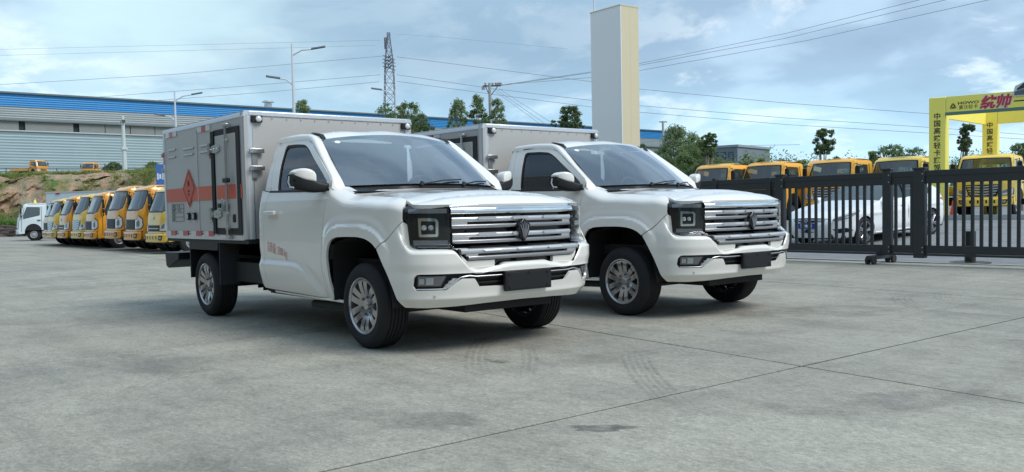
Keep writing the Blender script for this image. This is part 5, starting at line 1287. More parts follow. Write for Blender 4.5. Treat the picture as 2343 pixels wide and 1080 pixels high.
for (x_, y_, pn, st, rr_, sc, dz, lb) in (
    (-20.9, 4.05, yellow, 'plain', 'flat', .955, .0, 'yellow light truck half hidden by the cargo box, nearest in the left row'),
    (-23.25, 4.05, orange, 'block', 'flat', 1.0, .02, 'orange light truck second nearest in the left row'),
    (-25.3, 4.15, orange, 'block', 'flat', 1.01, .04, 'orange light truck third nearest in the left row'),
    (-28.3, 4.15, orange, 'block', 'flat', .98, 0., 'orange light truck with its whole door in view, mid left row'),
    (-30.2, 4.2, yellow, 'mesh', 'flat', .97, 0, 'yellow light truck just left of the one whose door shows'),
    (-32.1, 4.2, orange, 'plain', 'flat', .96, 0, 'orange light truck third from the far end of the left row'),
    (-34.0, 4.2, yellow, 'mesh', 'flat', .93, 0, 'yellow light truck second from the far end of the left row'),
    (-35.7, 4.2, orange, 'block', 'flat', .93, 0, 'orange light truck last in the left row, beside the white cab')):
    truck('light_truck', pn, st, rr_, (x_, y_+rng.uniform(-.12, .12), dz), DN+rng.uniform(-.05, .05), sc, lb, gl)
gr_ = 'yellow trucks beyond the black gate'
lit_orange = mat('lit_orange_paint', (.90, .46, .05), .34, coat=.5, noise=(2., .9, (.84, .41, .045))); lit_yellow = mat('lit_yellow_paint', (.92, .66, .11), .34, coat=.5, noise=(2., .9, (.86, .60, .09)))  # same truck paints, lightened in colour for the stronger light on this row
for (px, D, pn, st, rr_, dr_, lb) in (
    (1614, 35.5, lit_orange, 'plain', 'flat', -.05, 'leftmost orange truck beyond the gate, above the second truck bonnet'),
    (1733, 34.5, lit_orange, 'mesh', 'hoop', -.03, 'second orange truck beyond the gate, with a curved body end behind its cab'),
    (1888, 33.2, lit_orange, 'mesh', 'hoop', -.03, 'third orange truck beyond the gate, under the tall pollarded tree'),
    (2038, 32.6, lit_yellow, 'mesh', 'flat', .0, 'yellow truck beyond the gate, left of the yellow arch'),
    (2248, 32.0, lit_yellow, 'mesh', 'flat', .14, 'yellow truck with a full chrome grille, standing under the yellow arch')):
    p = at(px, 500, D); truck('light_truck', pn, st, rr_, (p.x, p.y, .47), DN-dr_*-1, 1.085, lb, gr_)
# two more up on the hill
p = at(105, 500, 112); truck('light_truck', orange, 'plain', 'flat', (p.x, p.y, 6.45), YAW-math.pi/2-.35, .95, 'orange truck standing in profile on top of the bank', 'orange trucks on the bank')
p = at(203, 500, 112); truck('light_truck', orange, 'block', 'flat', (p.x, p.y, 6.05), YAW+math.pi-.15, .95, 'orange truck facing the yard on top of the bank', 'orange trucks on the bank')
# white cab with beacon
p = at(40, 500, 46.5)
WT = make_cab('light_truck', cabwhite, 'plain', 'chassis'); WT.location = (p.x, p.y, 0); WT.rotation_euler = (0, 0, YAW+math.pi/2+.36); WT.scale = (.93,)*3; tag(WT, 'pale blue-white cab at the far left with a yellow beacon on its roof', 'truck')
MB().lathe([(.0, .09), (.10, .07), (.20, .02), (.21, .001)], 12, 2, (-.9, 0, 2.08)).build('beacon', mat('beacon_yellow', (.75, .65, .10), .35), WT, smooth=True)
# long white box body behind the left row
a = at(107, 500, 50); b = at(330, 500, 49); d = Vector((b.x-a.x, b.y-a.y, 0)); Ln = d.length; rz = math.atan2(d.y, d.x)
WB = empty('box_trailer', (a.x, a.y, 0), rz); tag(WB, 'long white box body behind the left row of orange trucks', 'truck')
zt3 = at(107, 440, 50).z
MB().b2((0, 0, .75), (Ln, 2.3, zt3)).build('cargo_box', mat('box_pale', (.55, .64, .66), .45, noise=(1., .8, (.50, .59, .61))), WB, bevel=.03)
for z_ in (.75, zt3-.05): MB().b2((-.02, -.02, z_), (Ln+.02, .03, z_+.06)).build('edge_rail', box_trim, WB)
MB().b2((0, .1, .45), (Ln, 2.2, .75)).build('frame_rail', chassis_m, WB)
for x_ in (1., 6.5):
    for y_ in (.02, 2.0): MB().lathe([(0, .001), (0, .34), (.25, .34), (.25, .001)], 18, 1, (x_, y_, .34)).build('wheel', tyre_m, WB, smooth=True)
B('marker_lamp', (.75, -.02, zt3-.10), (.25, .03, .06), refl_red, WB)

# ------------------------------------------------------------ pile of scrap bars at the foot of the bank
r_ = np.random.default_rng(31); rust = mat('scrap_rust', (.07, .05, .045), .8, noise=(3., .8, (.14, .10, .085)))
SP = empty('scrap_pile', ground_at(12, 60, 0)); tag(SP, 'dark pile of scrap bars at the foot of the bank, far left', 'scrap pile')
for k in range(34):
    px = r_.uniform(-30, 62); p = at(px, 500, r_.uniform(58.5, 62)); hmax = max(0.1, .95-.010*abs(px-15)) if px < 34 else .9
    z = r_.uniform(.03, .8)*hmax; an = r_.uniform(-.5, .5)+YAW-math.pi/2; l = r_.uniform(.8, 2.4); t = r_.uniform(-.12, .12)
    c = Vector((p.x, p.y, z))-SP.location; rot = Matrix.Rotation(an, 3, 'Z') @ Matrix.Rotation(t, 3, 'Y')
    MB().box(c, (l, .12, .10), rot).build('scrap_bar', rust, SP)
MB().lathe([(0, 1.6), (.3, 1.2), (.55, .5), (.6, .01)], 14, 2, (0, 0, 0)).build('scrap_heap', rust, SP, smooth=True)

# ------------------------------------------------------------ fence on the bank
fe = empty('wire_fence', ground_at(0, 100, 6)); tag(fe, 'thin rail fence along the top of the bank', 'fence'); fm = mat('fence_dark', (.06, .07, .07), .6)
o_ = fe.location
def fp(px, py): return at(px, py, 104)-o_
for (px, py) in ((14, 384), (130, 386), (240, 374), (292, 386), (350, 392)): MB().tube([fp(px, py), fp(px+.5, 407)], .05, 5).build('fence_post', fm, fe)
for py0, py1 in ((385, 386), (393, 394), (399, 400)): MB().tube([fp(-60, py0-1), fp(170, py0), fp(375, py1)], .035, 4).build('fence_rail', fm, fe)
# ------------------------------------------------------------ poles and lamps
pole_m = mat('pole_white', (.62, .64, .66), .4, metal=.3); lamp_m = mat('lamp_head', (.12, .13, .14), .4, metal=.4); conc_m = mat('pole_concrete', (.36, .36, .33), .85)
def lamp_post(px, D, top, heads, label):
    g = ground_at(px+1, D, 0, top+70); P = empty('street_lamp', g); tag(P, label, 'street lamp', 'double-armed street lamps')
    zt = at(px, top, D).z; MB().tube([(0, 0, 0), (0, 0, zt*.5), (0, 0, zt)], [.09, .075, .045], 10).build('pole', pole_m, P, smooth=True)
    for (ax, ay, hx, hy) in heads:
        A = at(ax, ay, D)-g; Hh = at(hx, hy, D)-g; A.x = 0; A.y = 0
        mid = A.lerp(Hh, .5)+Vector((0, 0, .10)); ar = MB().tube([A, mid, Hh], [.04, .035, .03], 7).build('arm', pole_m, P, smooth=True)
        d = (Hh-A); d.z = 0; d.normalize(); e = Hh+d*.62+Vector((0, 0, .10 if hy < ay else .10)); s_ = Vector((-d.y, d.x, 0))
        v = []
        for t, w in ((0, .05), (.2, .11), (.6, .13), (.9, .10), (1., .03)):
            c = Hh.lerp(e, t); v.append([c-s_*w+Vector((0, 0, .0)), c+Vector((0, 0, .07)), c+s_*w, c-Vector((0, 0, .03)), c-s_*w])
        MB().grid(v).build('lamp_head', lamp_m, P, smooth=True)
lamp_post(669, 40, 101, [(671, 127, 712, 113), (671, 195, 641, 180)], 'tall double-armed street lamp rising behind the nearest cargo box')
lamp_post(401, 52, 210, [(403, 231, 438, 217), (403, 277, 378, 265)], 'smaller double-armed street lamp left of the nearest cargo box')
lamp_post(905, 51, 205, [(906, 224, 874, 206)], 'street lamp whose single visible head shows beside the pylon')
# thin concrete pole on the bank
g = ground_at(283, 100, 5.8, 320); cpx = empty('concrete_pole', g); tag(cpx, 'slim pale concrete pole in front of the factory hall', 'pole')
MB().tube([(0, 0, 0), Vector((0, 0, at(281, 266, 100).z-5.8))], [.28, .16], 9).build('shaft', mat('pole_pale', (.50, .56, .55), .7), cpx, smooth=True)
B('pole_bracket', (0, 0, at(281, 278, 100).z-5.8), (.9, .25, .3), fm, cpx); B('pole_collar', (0, 0, at(281, 340, 100).z-5.8), (.62, .62, .25), mat('pole_pale', (.5, .5, .5)), cpx)
# utility pole with crossarm
D = 62; g = ground_at(1121, D, 0, 220); up = empty('utility_pole', g); tag(up, 'concrete utility pole with insulators on its crossarm, right of the tallest poplar', 'utility pole')
MB().tube([(0, 0, 0), Vector((0, 0, at(1121, 190, D).z))], [.16, .10], 10).build('shaft', conc_m, up, smooth=True)
ca = at(1104, 197, D)-g; cb = at(1146, 196, D)-g; arm = MB().tube([ca, cb], .055, 6).tube([ca+(cb-ca)*.15, Vector((0, 0, ca.z-.75))], .03, 5).tube([ca+(cb-ca)*.85, Vector((0, 0, ca.z-.75))], .03, 5).build('crossarm', lamp_m, up)
ins = mat('insulator', (.35, .33, .33), .3)
for t in (.0, .08, .16, .55, .72, .84, .93, 1.0):
    q = ca.lerp(cb, t); MB().lathe([(0, .03), (.05, .09), (.10, .05), (.15, .09), (.22, .03), (.23, .001)], 8, 2, tuple(q+Vector((0, 0, .03 if t > .1 else -.25)))).build('insulator', ins, arm, smooth=True)
D = 95; g = ground_at(1517, D, 0, 290); u2 = empty('utility_pole', g); tag(u2, 'small distant utility pole in front of the blue wall right of the pillar', 'utility pole')
MB().tube([(0, 0, 0), Vector((0, 0, at(1517, 277, D).z))], .12, 8).build('shaft', conc_m, u2, smooth=True)
MB().tube([at(1508, 279, D)-g, at(1526, 279, D)-g], .06, 5).build('crossarm', lamp_m, u2)
# lattice pylon
D = 205; g = ground_at(893, D, 6); py_ = empty('lattice_pylon', g); tag(py_, 'tall steel lattice pylon behind the nearest cargo box', 'pylon'); st_m = mat('pylon_steel', (.17, .18, .20), .55, metal=.5)
rx = Vector((RT.x, RT.y, 0)).normalized(); fy = Vector((FW.x, FW.y, 0)).normalized()
lv = [(300, 30), (262, 27), (238, 24.5), (215, 22.5), (190, 21), (165, 19.5), (140, 17.5), (118, 13), (98, 8.5), (84, 6), (75, 6)]
cx_ = lambda py: 889+.02*(py-75)
def corner(i, sx_, sy_):
    py, w = lv[i]; c = at(cx_(py), py, D)-g; h = w*D/F_PX/2; return c+rx*h*sx_+fy*h*sy_
for sx_, sy_ in ((-1, -1), (1, -1), (1, 1), (-1, 1)): MB().tube([corner(i, sx_, sy_) for i in range(len(lv))], .09, 4).build('leg', st_m, py_)
br = MB(); Q = ((-1, -1), (1, -1), (1, 1), (-1, 1))
for i in range(len(lv)-1):
    for k in range(4):
        a, b = Q[k], Q[(k+1) % 4]; br.tube([corner(i, *a), corner(i+1, *b)], .055, 3, False).tube([corner(i, *b), corner(i+1, *a)], .055, 3, False).tube([corner(i+1, *a), corner(i+1, *b)], .05, 3, False)
tag(br.build('lattice', st_m, py_), kind='stuff')
ar = MB()
for (pa, w) in ((148, 12), (156, 11), (140, 11), (132, 10)):
    c = at(cx_(pa), pa, D)-g; h = w*D/F_PX/1.1; ar.tube([c-rx*h-fy*3, c+rx*h+fy*3], .10, 4).tube([c-rx*h+fy*3, c+rx*h-fy*3], .10, 4).tube([c-rx*h, c+rx*h+Vector((0, 0, .6))], .08, 4)
ar.build('crossarm', st_m, py_)
MB().tube([at(883, 112, D)-g, at(882, 86, D)-g], .35, 5).build('side_mast', st_m, py_)
# overhead lines
wm = mat('cable_grey', (.20, .23, .26), .6)
def line(pts, lb, grp, sag=0., th=1.):
    P = [at(px, py, D) for px, py, D in pts]; out = []
    for a, b in zip(P[:-1], P[1:]):
        for k in range(12):
            t = k/12; q = a.lerp(b, t); q.z -= sag*4*t*(1-t); out.append(q)
    out.append(P[-1]); rs = [max(.006, (p-CAMP).dot(FW)*.00021*th) for p in out]
    o = P[0].copy(); T = MB().tube([p-o for p in out], rs, 4, False).build('power_line', wm, None, fix=False); T.location = o
    return tag(T, lb, 'power line', grp)
pg = 'high-voltage lines meeting at the pylon'
line([(-60, 197, 150), (400, 170, 175), (820, 133, 201), (878, 128, 205)], 'topmost line from the left edge to the pylon', pg)
line([(210, 223, 175), (560, 197, 190), (870, 171, 205)], 'middle line reaching the pylon from the left', pg)
line([(330, 232, 180), (620, 210, 192), (868, 187, 205)], 'lowest line reaching the pylon from the left', pg)
line([(908, 130, 205), (1130, 158, 160), (1355, 187, 130), (1455, 203, 120), (1800, 236, 90), (2150, 262, 72)], 'topmost line from the pylon to the right, crossing behind the pillar', pg)
line([(908, 171, 205), (1130, 203, 160), (1355, 230, 130), (1455, 241, 120), (1800, 270, 90), (2150, 293, 72), (2400, 312, 62)], 'middle line from the pylon to the right', pg)
line([(908, 186, 205), (1130, 216, 160), (1355, 245, 130), (1455, 256, 120), (1800, 285, 90), (2150, 306, 72), (2400, 322, 62)], 'lowest line from the pylon to the right', pg)
ug = 'lines from the utility pole over the pillar'
line([(1144, 195, 62), (1355, 164, 50), (1455, 147, 44), (1800, 76, 30), (2110, -2, 22), (2200, -24, 20), (2900, -240, 12)], 'upper line from the utility pole to the top right', ug)
line([(1146, 196, 62), (1355, 166, 50), (1455, 151, 44), (1800, 87, 30), (2170, -2, 22), (2260, -25, 20), (2960, -235, 12)], 'middle line from the utility pole to the top right', ug)
line([(1136, 195, 62), (1355, 177, 50), (1455, 163, 44), (1850, 92, 30), (2270, -2, 22), (2360, -24, 20), (3060, -220, 12)], 'lower line from the utility pole to the top right', ug)
sg_ = 'stays of the utility pole'
for (x1, y1, x2, y2, lb) in ((1128, 205, 1236, 284, 'leftmost stay wire from the utility pole'), (1134, 204, 1251, 286, 'middle stay wire from the utility pole'), (1142, 203, 1262, 281, 'rightmost stay wire from the utility pole')):
    line([(x1, y1, 62), (x2, y2, 55)], lb, sg_)
fgp = 'faint far lines at the top left'
line([(-40, 114, 260), (870, 92, 260)], 'upper faint line crossing the top left sky', fgp, 0, .5); line([(-40, 128, 260), (860, 104, 260)], 'lower faint line crossing the top left sky', fgp, 0, .5)
line([(908, 78, 205), (1000, 84, 230), (1300, 112, 240)], 'faint earth wire leaving the pylon top to the right', fgp, 0, .5)
line([(1640, 334, 150), (1830, 331, 150)], 'thin far line above the yellow cabs', fgp)

# ------------------------------------------------------------ blank pillar sign
cA, cB = at(1356, 330, 26.3), at(1424, 330, 25.3); cC = at(1452.5, 340, 25.9)
cA.z = cB.z = cC.z = 0; ex = (cB-cA).normalized(); ey = Vector((-ex.y, ex.x, 0))
if ey.dot(cC-cB) < 0: ey = -ey
wl, wd = (cB-cA).length, (cC-cB).dot(ey); ztp = at(1424, 15.5, 25.3).z
PS = empty('pillar_sign', cA, math.atan2(ex.y, ex.x)); tag(PS, 'tall blank pillar, grey front and cream side, behind the second truck', 'pillar')
sgn = 1 if ey.dot(Vector((-ex.y, ex.x, 0))) > 0 else -1
gpan = mat('pillar_grey', (.80, .81, .80), .35, coat=.3, noise=(.5, .8, (.76, .77, .76))); cpan = mat('pillar_cream', (.64, .56, .38), .5, noise=(.8, .8, (.60, .52, .35)))
MB().b2((.02, sgn*.02, 0), (wl-.02, sgn*(wd-.02), ztp-.02)).build('core', trim_m, PS)
MB().b2((0, -sgn*.01, .0), (wl*.93, sgn*.02, ztp)).build('front_panel', gpan, PS, bevel=.004); MB().b2((wl*.932, -sgn*.01, 0), (wl+.01, sgn*.02, ztp)).build('edge_trim', gpan, PS, bevel=.004)
for t0, t1 in ((.0, .5), (.5, 1.)): MB().b2((wl-.02, sgn*(.021+(wd-.04)*t0), 0), (wl+.012, sgn*(.018+(wd-.04)*t1), ztp)).build('side_panel', cpan, PS)
MB().b2((-.02, -sgn*.02, ztp), (wl+.02, sgn*wd, ztp+.03)).build('cap', cpan, PS)
g = at(1359, 20, 26.6); MB().tube([(.05, sgn*.1, ztp), (.05, sgn*.1, ztp+1.6)], .025, 6).build('rod', pole_m, PS)
for (px, py) in ((1355, 70), (1452, 161)): 
    q = at(px, py, 26.3 if px < 1400 else 25.9); q = Vector(((q-cA).dot(ex), (q-cA).dot(ey)*sgn, q.z)); B('fixing', q, (.06, .06, .06), fm, PS, bevel=.01)

# ------------------------------------------------------------ sliding gate
gate_m = mat('gate_black', (.020, .024, .026), .48, coat=.1); GY = 10.5
def gate(x0, x1, label, posts, bars, solid=False):
    Gt = empty('sliding_gate', (x0, GY, 0)); tag(Gt, label, 'gate', 'black sliding gate leaves')
    L_ = x1-x0
    MB().b2((0, -.035, 1.50), (L_, .035, 1.595)).build('top_rail', gate_m, Gt, bevel=.008); MB().b2((0, -.025, 1.375), (L_, .025, 1.485)).build('top_rail', gate_m, Gt, bevel=.006)
    MB().b2((0, -.025, 1.483), (L_, .02, 1.502)).build('rail_web', gate_m, Gt)
    MB().b2((0, -.03, .20), (L_, .03, .335)).build('bottom_rail', gate_m, Gt, bevel=.008); MB().b2((0, -.045, .160), (L_, .045, .195)).build('bottom_rail', gate_m, Gt, bevel=.005)
    for b in bars: MB().b2((b-x0-.026, -.014, .33), (b-x0+.026, .014, 1.38)).build('bar', gate_m, Gt)
    for (p, w, h0, h1) in posts:
        q = MB().b2((p-x0-w/2, -.06, h0), (p-x0+w/2, .06, h1)).build('post', gate_m, Gt, bevel=.008)
        if w > .12: 
            MB().b2((p-x0-w/2-.012, -.072, h1), (p-x0+w/2+.012, .072, h1+.03)).build('post_cap', gate_m, q, bevel=.006)
            for z_ in (.22, .30, 1.42, 1.54): MB().lathe([(-.060, .010), (-.068, .009), (-.070, .001)], 8, 1, (p-x0+w/2-.03, 0, z_)).build('bolt', steel, q)
    if solid:
        for k in range(7): MB().b2((.02, -.012-.002*(k % 2), .34+k*.148), (L_-.02, .012, .34+k*.148+.144)).build('board', gate_m, Gt, bevel=.004)
    return Gt
bars = [-3.70+.1385*k for k in range(0, 13)]+[-1.60, -1.46, -1.315]
G1 = gate(-3.87, -1.17, 'gate leaf in front of the white saloon car, from the thick post to the next', [(-3.90, .17, .03, 1.62), (-1.745, .15, .16, 1.63)], bars)
G2 = gate(-1.17, 4.6, 'rightmost gate leaf, in front of the yellow arch', [(-1.17, .19, .12, 1.62)], [-1.01+.1403*k for k in range(0, 40)])
G3 = gate(-7.6, -3.99, 'dark boarded gate leaf behind the second truck bonnet', [(-5.45, .10, .16, 1.64), (-4.15, .10, .16, 1.60)], [], solid=True)
for (x_, lb) in ((-1.90, 'wheeled gate trolley under the leaf before the white car'),):
    t = empty('gate_trolley', (x_, GY+.05, 0)); tag(t, lb, 'trolley')
    fr = MB().b2((-.045, -.42, .085), (.045, .42, .155)).b2((-.06, -.06, .15), (.06, .10, .20)).build('trolley_frame', gate_m, t, bevel=.008)
    for y_ in (-.34, .34): 
        for s_ in (-1, 1):
            w = MB().lathe([(-.015, .001), (-.02, .03), (-.02, .07), (.02, .07), (.02, .03), (.015, .001)], 18, 0, (s_*.055, y_, .07)).build('trolley_wheel', blk_rubber, t, smooth=True, ang=40)
t = empty('gate_stop', (-.72, 11.35, 0)); tag(t, 'round base plate with a stub post under the rightmost gate leaf', 'gate stop')
MB().lathe([(0, .33), (.02, .33), (.03, .28), (.03, .08)], 20, 2).build('base_plate', gate_m, t, smooth=True, ang=40); MB().tube([(0, 0, 0), (0, 0, .55)], .09, 14).build('stub', gate_m, t, smooth=True)

# ------------------------------------------------------------ yellow arch
ay = mat('arch_yellow', (.95, .83, .16), .55, noise=(.7, .8, (.91, .79, .14))); ag = mat('arch_green_strip', (.10, .19, .15), .5)
hd2 = YAW+R(54)+math.pi; ux = Vector((math.cos(hd2), math.sin(hd2), 0)); uy = Vector((-ux.y, ux.x, 0))
if uy.dot(FW) < 0: uy = -uy
DA = 31.5; A0 = at(2125, 500, DA); A0.z = .47
def along(px):          # distance along the arch front seen at column px
    p = at(px, 500, 10); d = Vector((p.x-CX, p.y-CY)); q = Vector((A0.x-CX, A0.y-CY)); den = d.x*ux.y-d.y*ux.x; t = (q.x*ux.y-q.y*ux.x)/den; return (d*t-q).dot(Vector((ux.x, ux.y))), t*10
AR = empty('entrance_arch', A0, math.atan2(ux.y, ux.x)); tag(AR, 'yellow entrance arch with black and red Chinese lettering, right of the gate', 'arch')
sy = 1 if uy.dot(Vector((-ux.y, ux.x, 0))) > 0 else -1
cw, Dc = along(2163); zT = at(2163, 223, Dc).z-.47; zB = at(2163, 263.5, Dc).z-.47; tw = along(2320)[0]; LA = 6.6; dp = 5.74; bo_ = .81
ct = .62
for (n_, x0, y0) in (('front', 0, 0), ('back', bo_, dp), ('front', LA-cw, 0), ('back', LA-cw+bo_, dp)):
    MB().b2((x0, sy*y0, 0), (x0+cw, sy*(y0+ct), zT)).build('column', ay, AR, bevel=.02)
bmz = zB
bm_ = MB().b2((cw+.012, sy*.0, bmz), (LA-cw-.012, sy*.12, zT)).build('banner', ay, AR, bevel=.01)
MB().b2((cw-.01, -sy*.012, bmz-.03), (LA-cw+.01, sy*.10, bmz+.075)).build('banner_strip', ag, AR)
MB().b2((cw+.012+bo_, sy*dp, bmz), (LA-cw-.012+bo_, sy*(dp+.12), zT)).build('back_banner', ay, AR)
for x0 in (.02, LA-.14): MB().prism([(x0, sy*ct), (x0+.12, sy*ct), (x0+.12+bo_, sy*dp), (x0+bo_, sy*dp)], 2, bmz, zT-.004).build('side_banner', ay, AR)

def am(x, z, y=-.006): return frame((x, sy*y, z), (1, 0, 0), (0, 0, 1))
chs = '中国高端轻卡旗舰品'
ztx = lambda py, px=2145: at(px, py, along(px)[1]).z-.47
z0_, z1_ = ztx(268), ztx(384.5)
for y_off, nm in ((0, 'a'), (dp, 'b')):
    for i, c in enumerate(chs):
        z_ = z0_+(z1_-z0_)*i/7.
        if z_ < .15: continue
        text_mesh(c, .235, print_black, 'arch_lettering', AR, frame((cw*.50+(bo_ if y_off else 0), sy*(y_off-.008), z_), (1, 0, 0), (0, 0, 1)), bold=.0035)
xh = lambda px: along(px)[0]
zl = lambda px, py: at(px, py, along(px)[1]).z-.47
xm = (xh(2194)+xh(2235))/2; wt = xh(2233)-xh(2192)
text_mesh('HOWO', .175, print_black, 'arch_lettering', AR, am(xm, zl(2212, 236.5)) @ Matrix.Diagonal((1.1, .75, 1, 1)), bold=.004)
text_mesh('豪沃轻卡', .150, print_black, 'arch_lettering', AR, am(xm, zl(2212, 246.5)), bold=0.)
xq, zq, s_ = xh(2180), zl(2180, 243.5), .165
lg = MB(); s_ = .095
for k in range(3):
    a = math.pi/2+k*2*math.pi/3; c1, s1 = math.cos(a), math.sin(a)
    tip = (xq+s_*1.25*c1, zq+s_*1.25*s1-.02); l = (xq+s_*.80*math.cos(a+1.25), zq+s_*.80*math.sin(a+1.25)-.02); r2 = (xq+s_*.80*math.cos(a-1.25), zq+s_*.80*math.sin(a-1.25)-.02)
    for e in (l, r2):
        mpt = (xq+.02*(e[0]-xq), zq+.02*(e[1]-zq)-.02); lg.prism([(tip[0]+(e[0]-tip[0])*.04, tip[1]+(e[1]-tip[1])*.04), (tip[0]*.18+e[0]*.82, tip[1]*.18+e[1]*.82), (mpt[0]+(e[0]-mpt[0])*.25, mpt[1]+(e[1]-mpt[1])*.25)], 1, -sy*.012, 0)
lg.build('arch_logo', print_black, AR)
xr = (xh(2243)+xh(2308))/2
Mr = am(xr, zl(2276, 236), -.004)
red2 = mat('letter_red', (.52, .03, .07), .5); wht = mat('letter_white', (.72, .62, .55), .5)
text_mesh('统帅', .46, wht, 'arch_lettering', AR, Mr, bold=.034, shear=.22)
text_mesh('统帅', .46, red2, 'arch_lettering', AR, am(xr, zl(2276, 236), -.012), bold=.014, shear=.22)
MB().b2((xh(2318), -sy*.012, zl(2318, 232.5)-.02), (xh(2318)+1.3, 0, zl(2318, 232.5)+.015)).build('arch_dash', print_black, AR)
# cut-out picture of a truck on top of the arch
bx, bz = xh(2317), zl(2330, 219.)
bd = MB().prism([(bx-.02, bz), (bx+.05, bz+.30), (bx+.55, bz+.52), (bx+1.3, bz+.55), (bx+1.35, bz+.02), (bx+.05, bz-.05)], 1, -sy*.05, -sy*.02).build('picture_board', mat('board_white', (.6, .62, .6), .6), AR)
MB().prism([(bx+.10, bz+.20), (bx+.35, bz+.42), (bx+.60, bz+.46), (bx+.56, bz+.28), (bx+.12, bz+.16)], 1, -sy*.062, -sy*.05).build('picture_windscreen', blk_gloss, bd)
MB().prism([(bx+.30, bz+.02), (bx+.30, bz+.24), (bx+.62, bz+.28), (bx+.62, bz+.46), (bx+1.25, bz+.48), (bx+1.25, bz+.10)], 1, -sy*.060, -sy*.05).build('picture_body', yellow, bd)
MB().prism([(bx+.03, bz+.0), (bx+.04, bz+.12), (bx+.3, bz+.18), (bx+.5, bz+.06), (bx+1.25, bz+.08), (bx+1.2, bz-.0)], 1, -sy*.064, -sy*.05).build('picture_shadow', lamp_m, bd)
# traffic cone
p = ground_at(2181, 31.2, .47); c = empty('traffic_cone', p); tag(c, 'red traffic cone at the foot of the yellow arch', 'traffic cone')
MB().lathe([(.03, .13), (.60, .03), (.62, .001)], 16, 2).build('cone', mat('cone_red', (.55, .06, .04), .5), c, smooth=True); B('base', (0, 0, .015), (.34, .34, .03), mat('cone_red', (.5, .1, .05)), c)
# blue sign board at the edge of the cargo box
p = ground_at(372, 58, 0); s_ = empty('sign_board', p, YAW-math.pi/2); tag(s_, 'tall blue sign board with white lettering at the left edge of the cargo box', 'sign')
zt5 = at(372, 376, 58).z; zb5 = at(372, 436, 58).z
MB().b2((-.30, -.05, zb5-1), (.55, .05, zt5)).build('board', mat('sign_blue', (.07, .16, .42), .5), s_, bevel=.01); MB().b2((-.27, .02, 0), (-.2, .03, zb5)).build('leg', pole_m, s_); MB().b2((.45, .02, 0), (.52, .03, zb5)).build('leg', pole_m, s_)
zc_ = (at(372, 404, 58).z)
for k, (xx, w, h) in enumerate(((-.17, .10, .42), (-.02, .12, .30), (.13, .05, .42), (.26, .14, .42))): MB().b2((xx-w/2, -.06, zc_-h/2), (xx+w/2, -.05, zc_+h/2)).build('sign_stroke', sticker_m, s_)

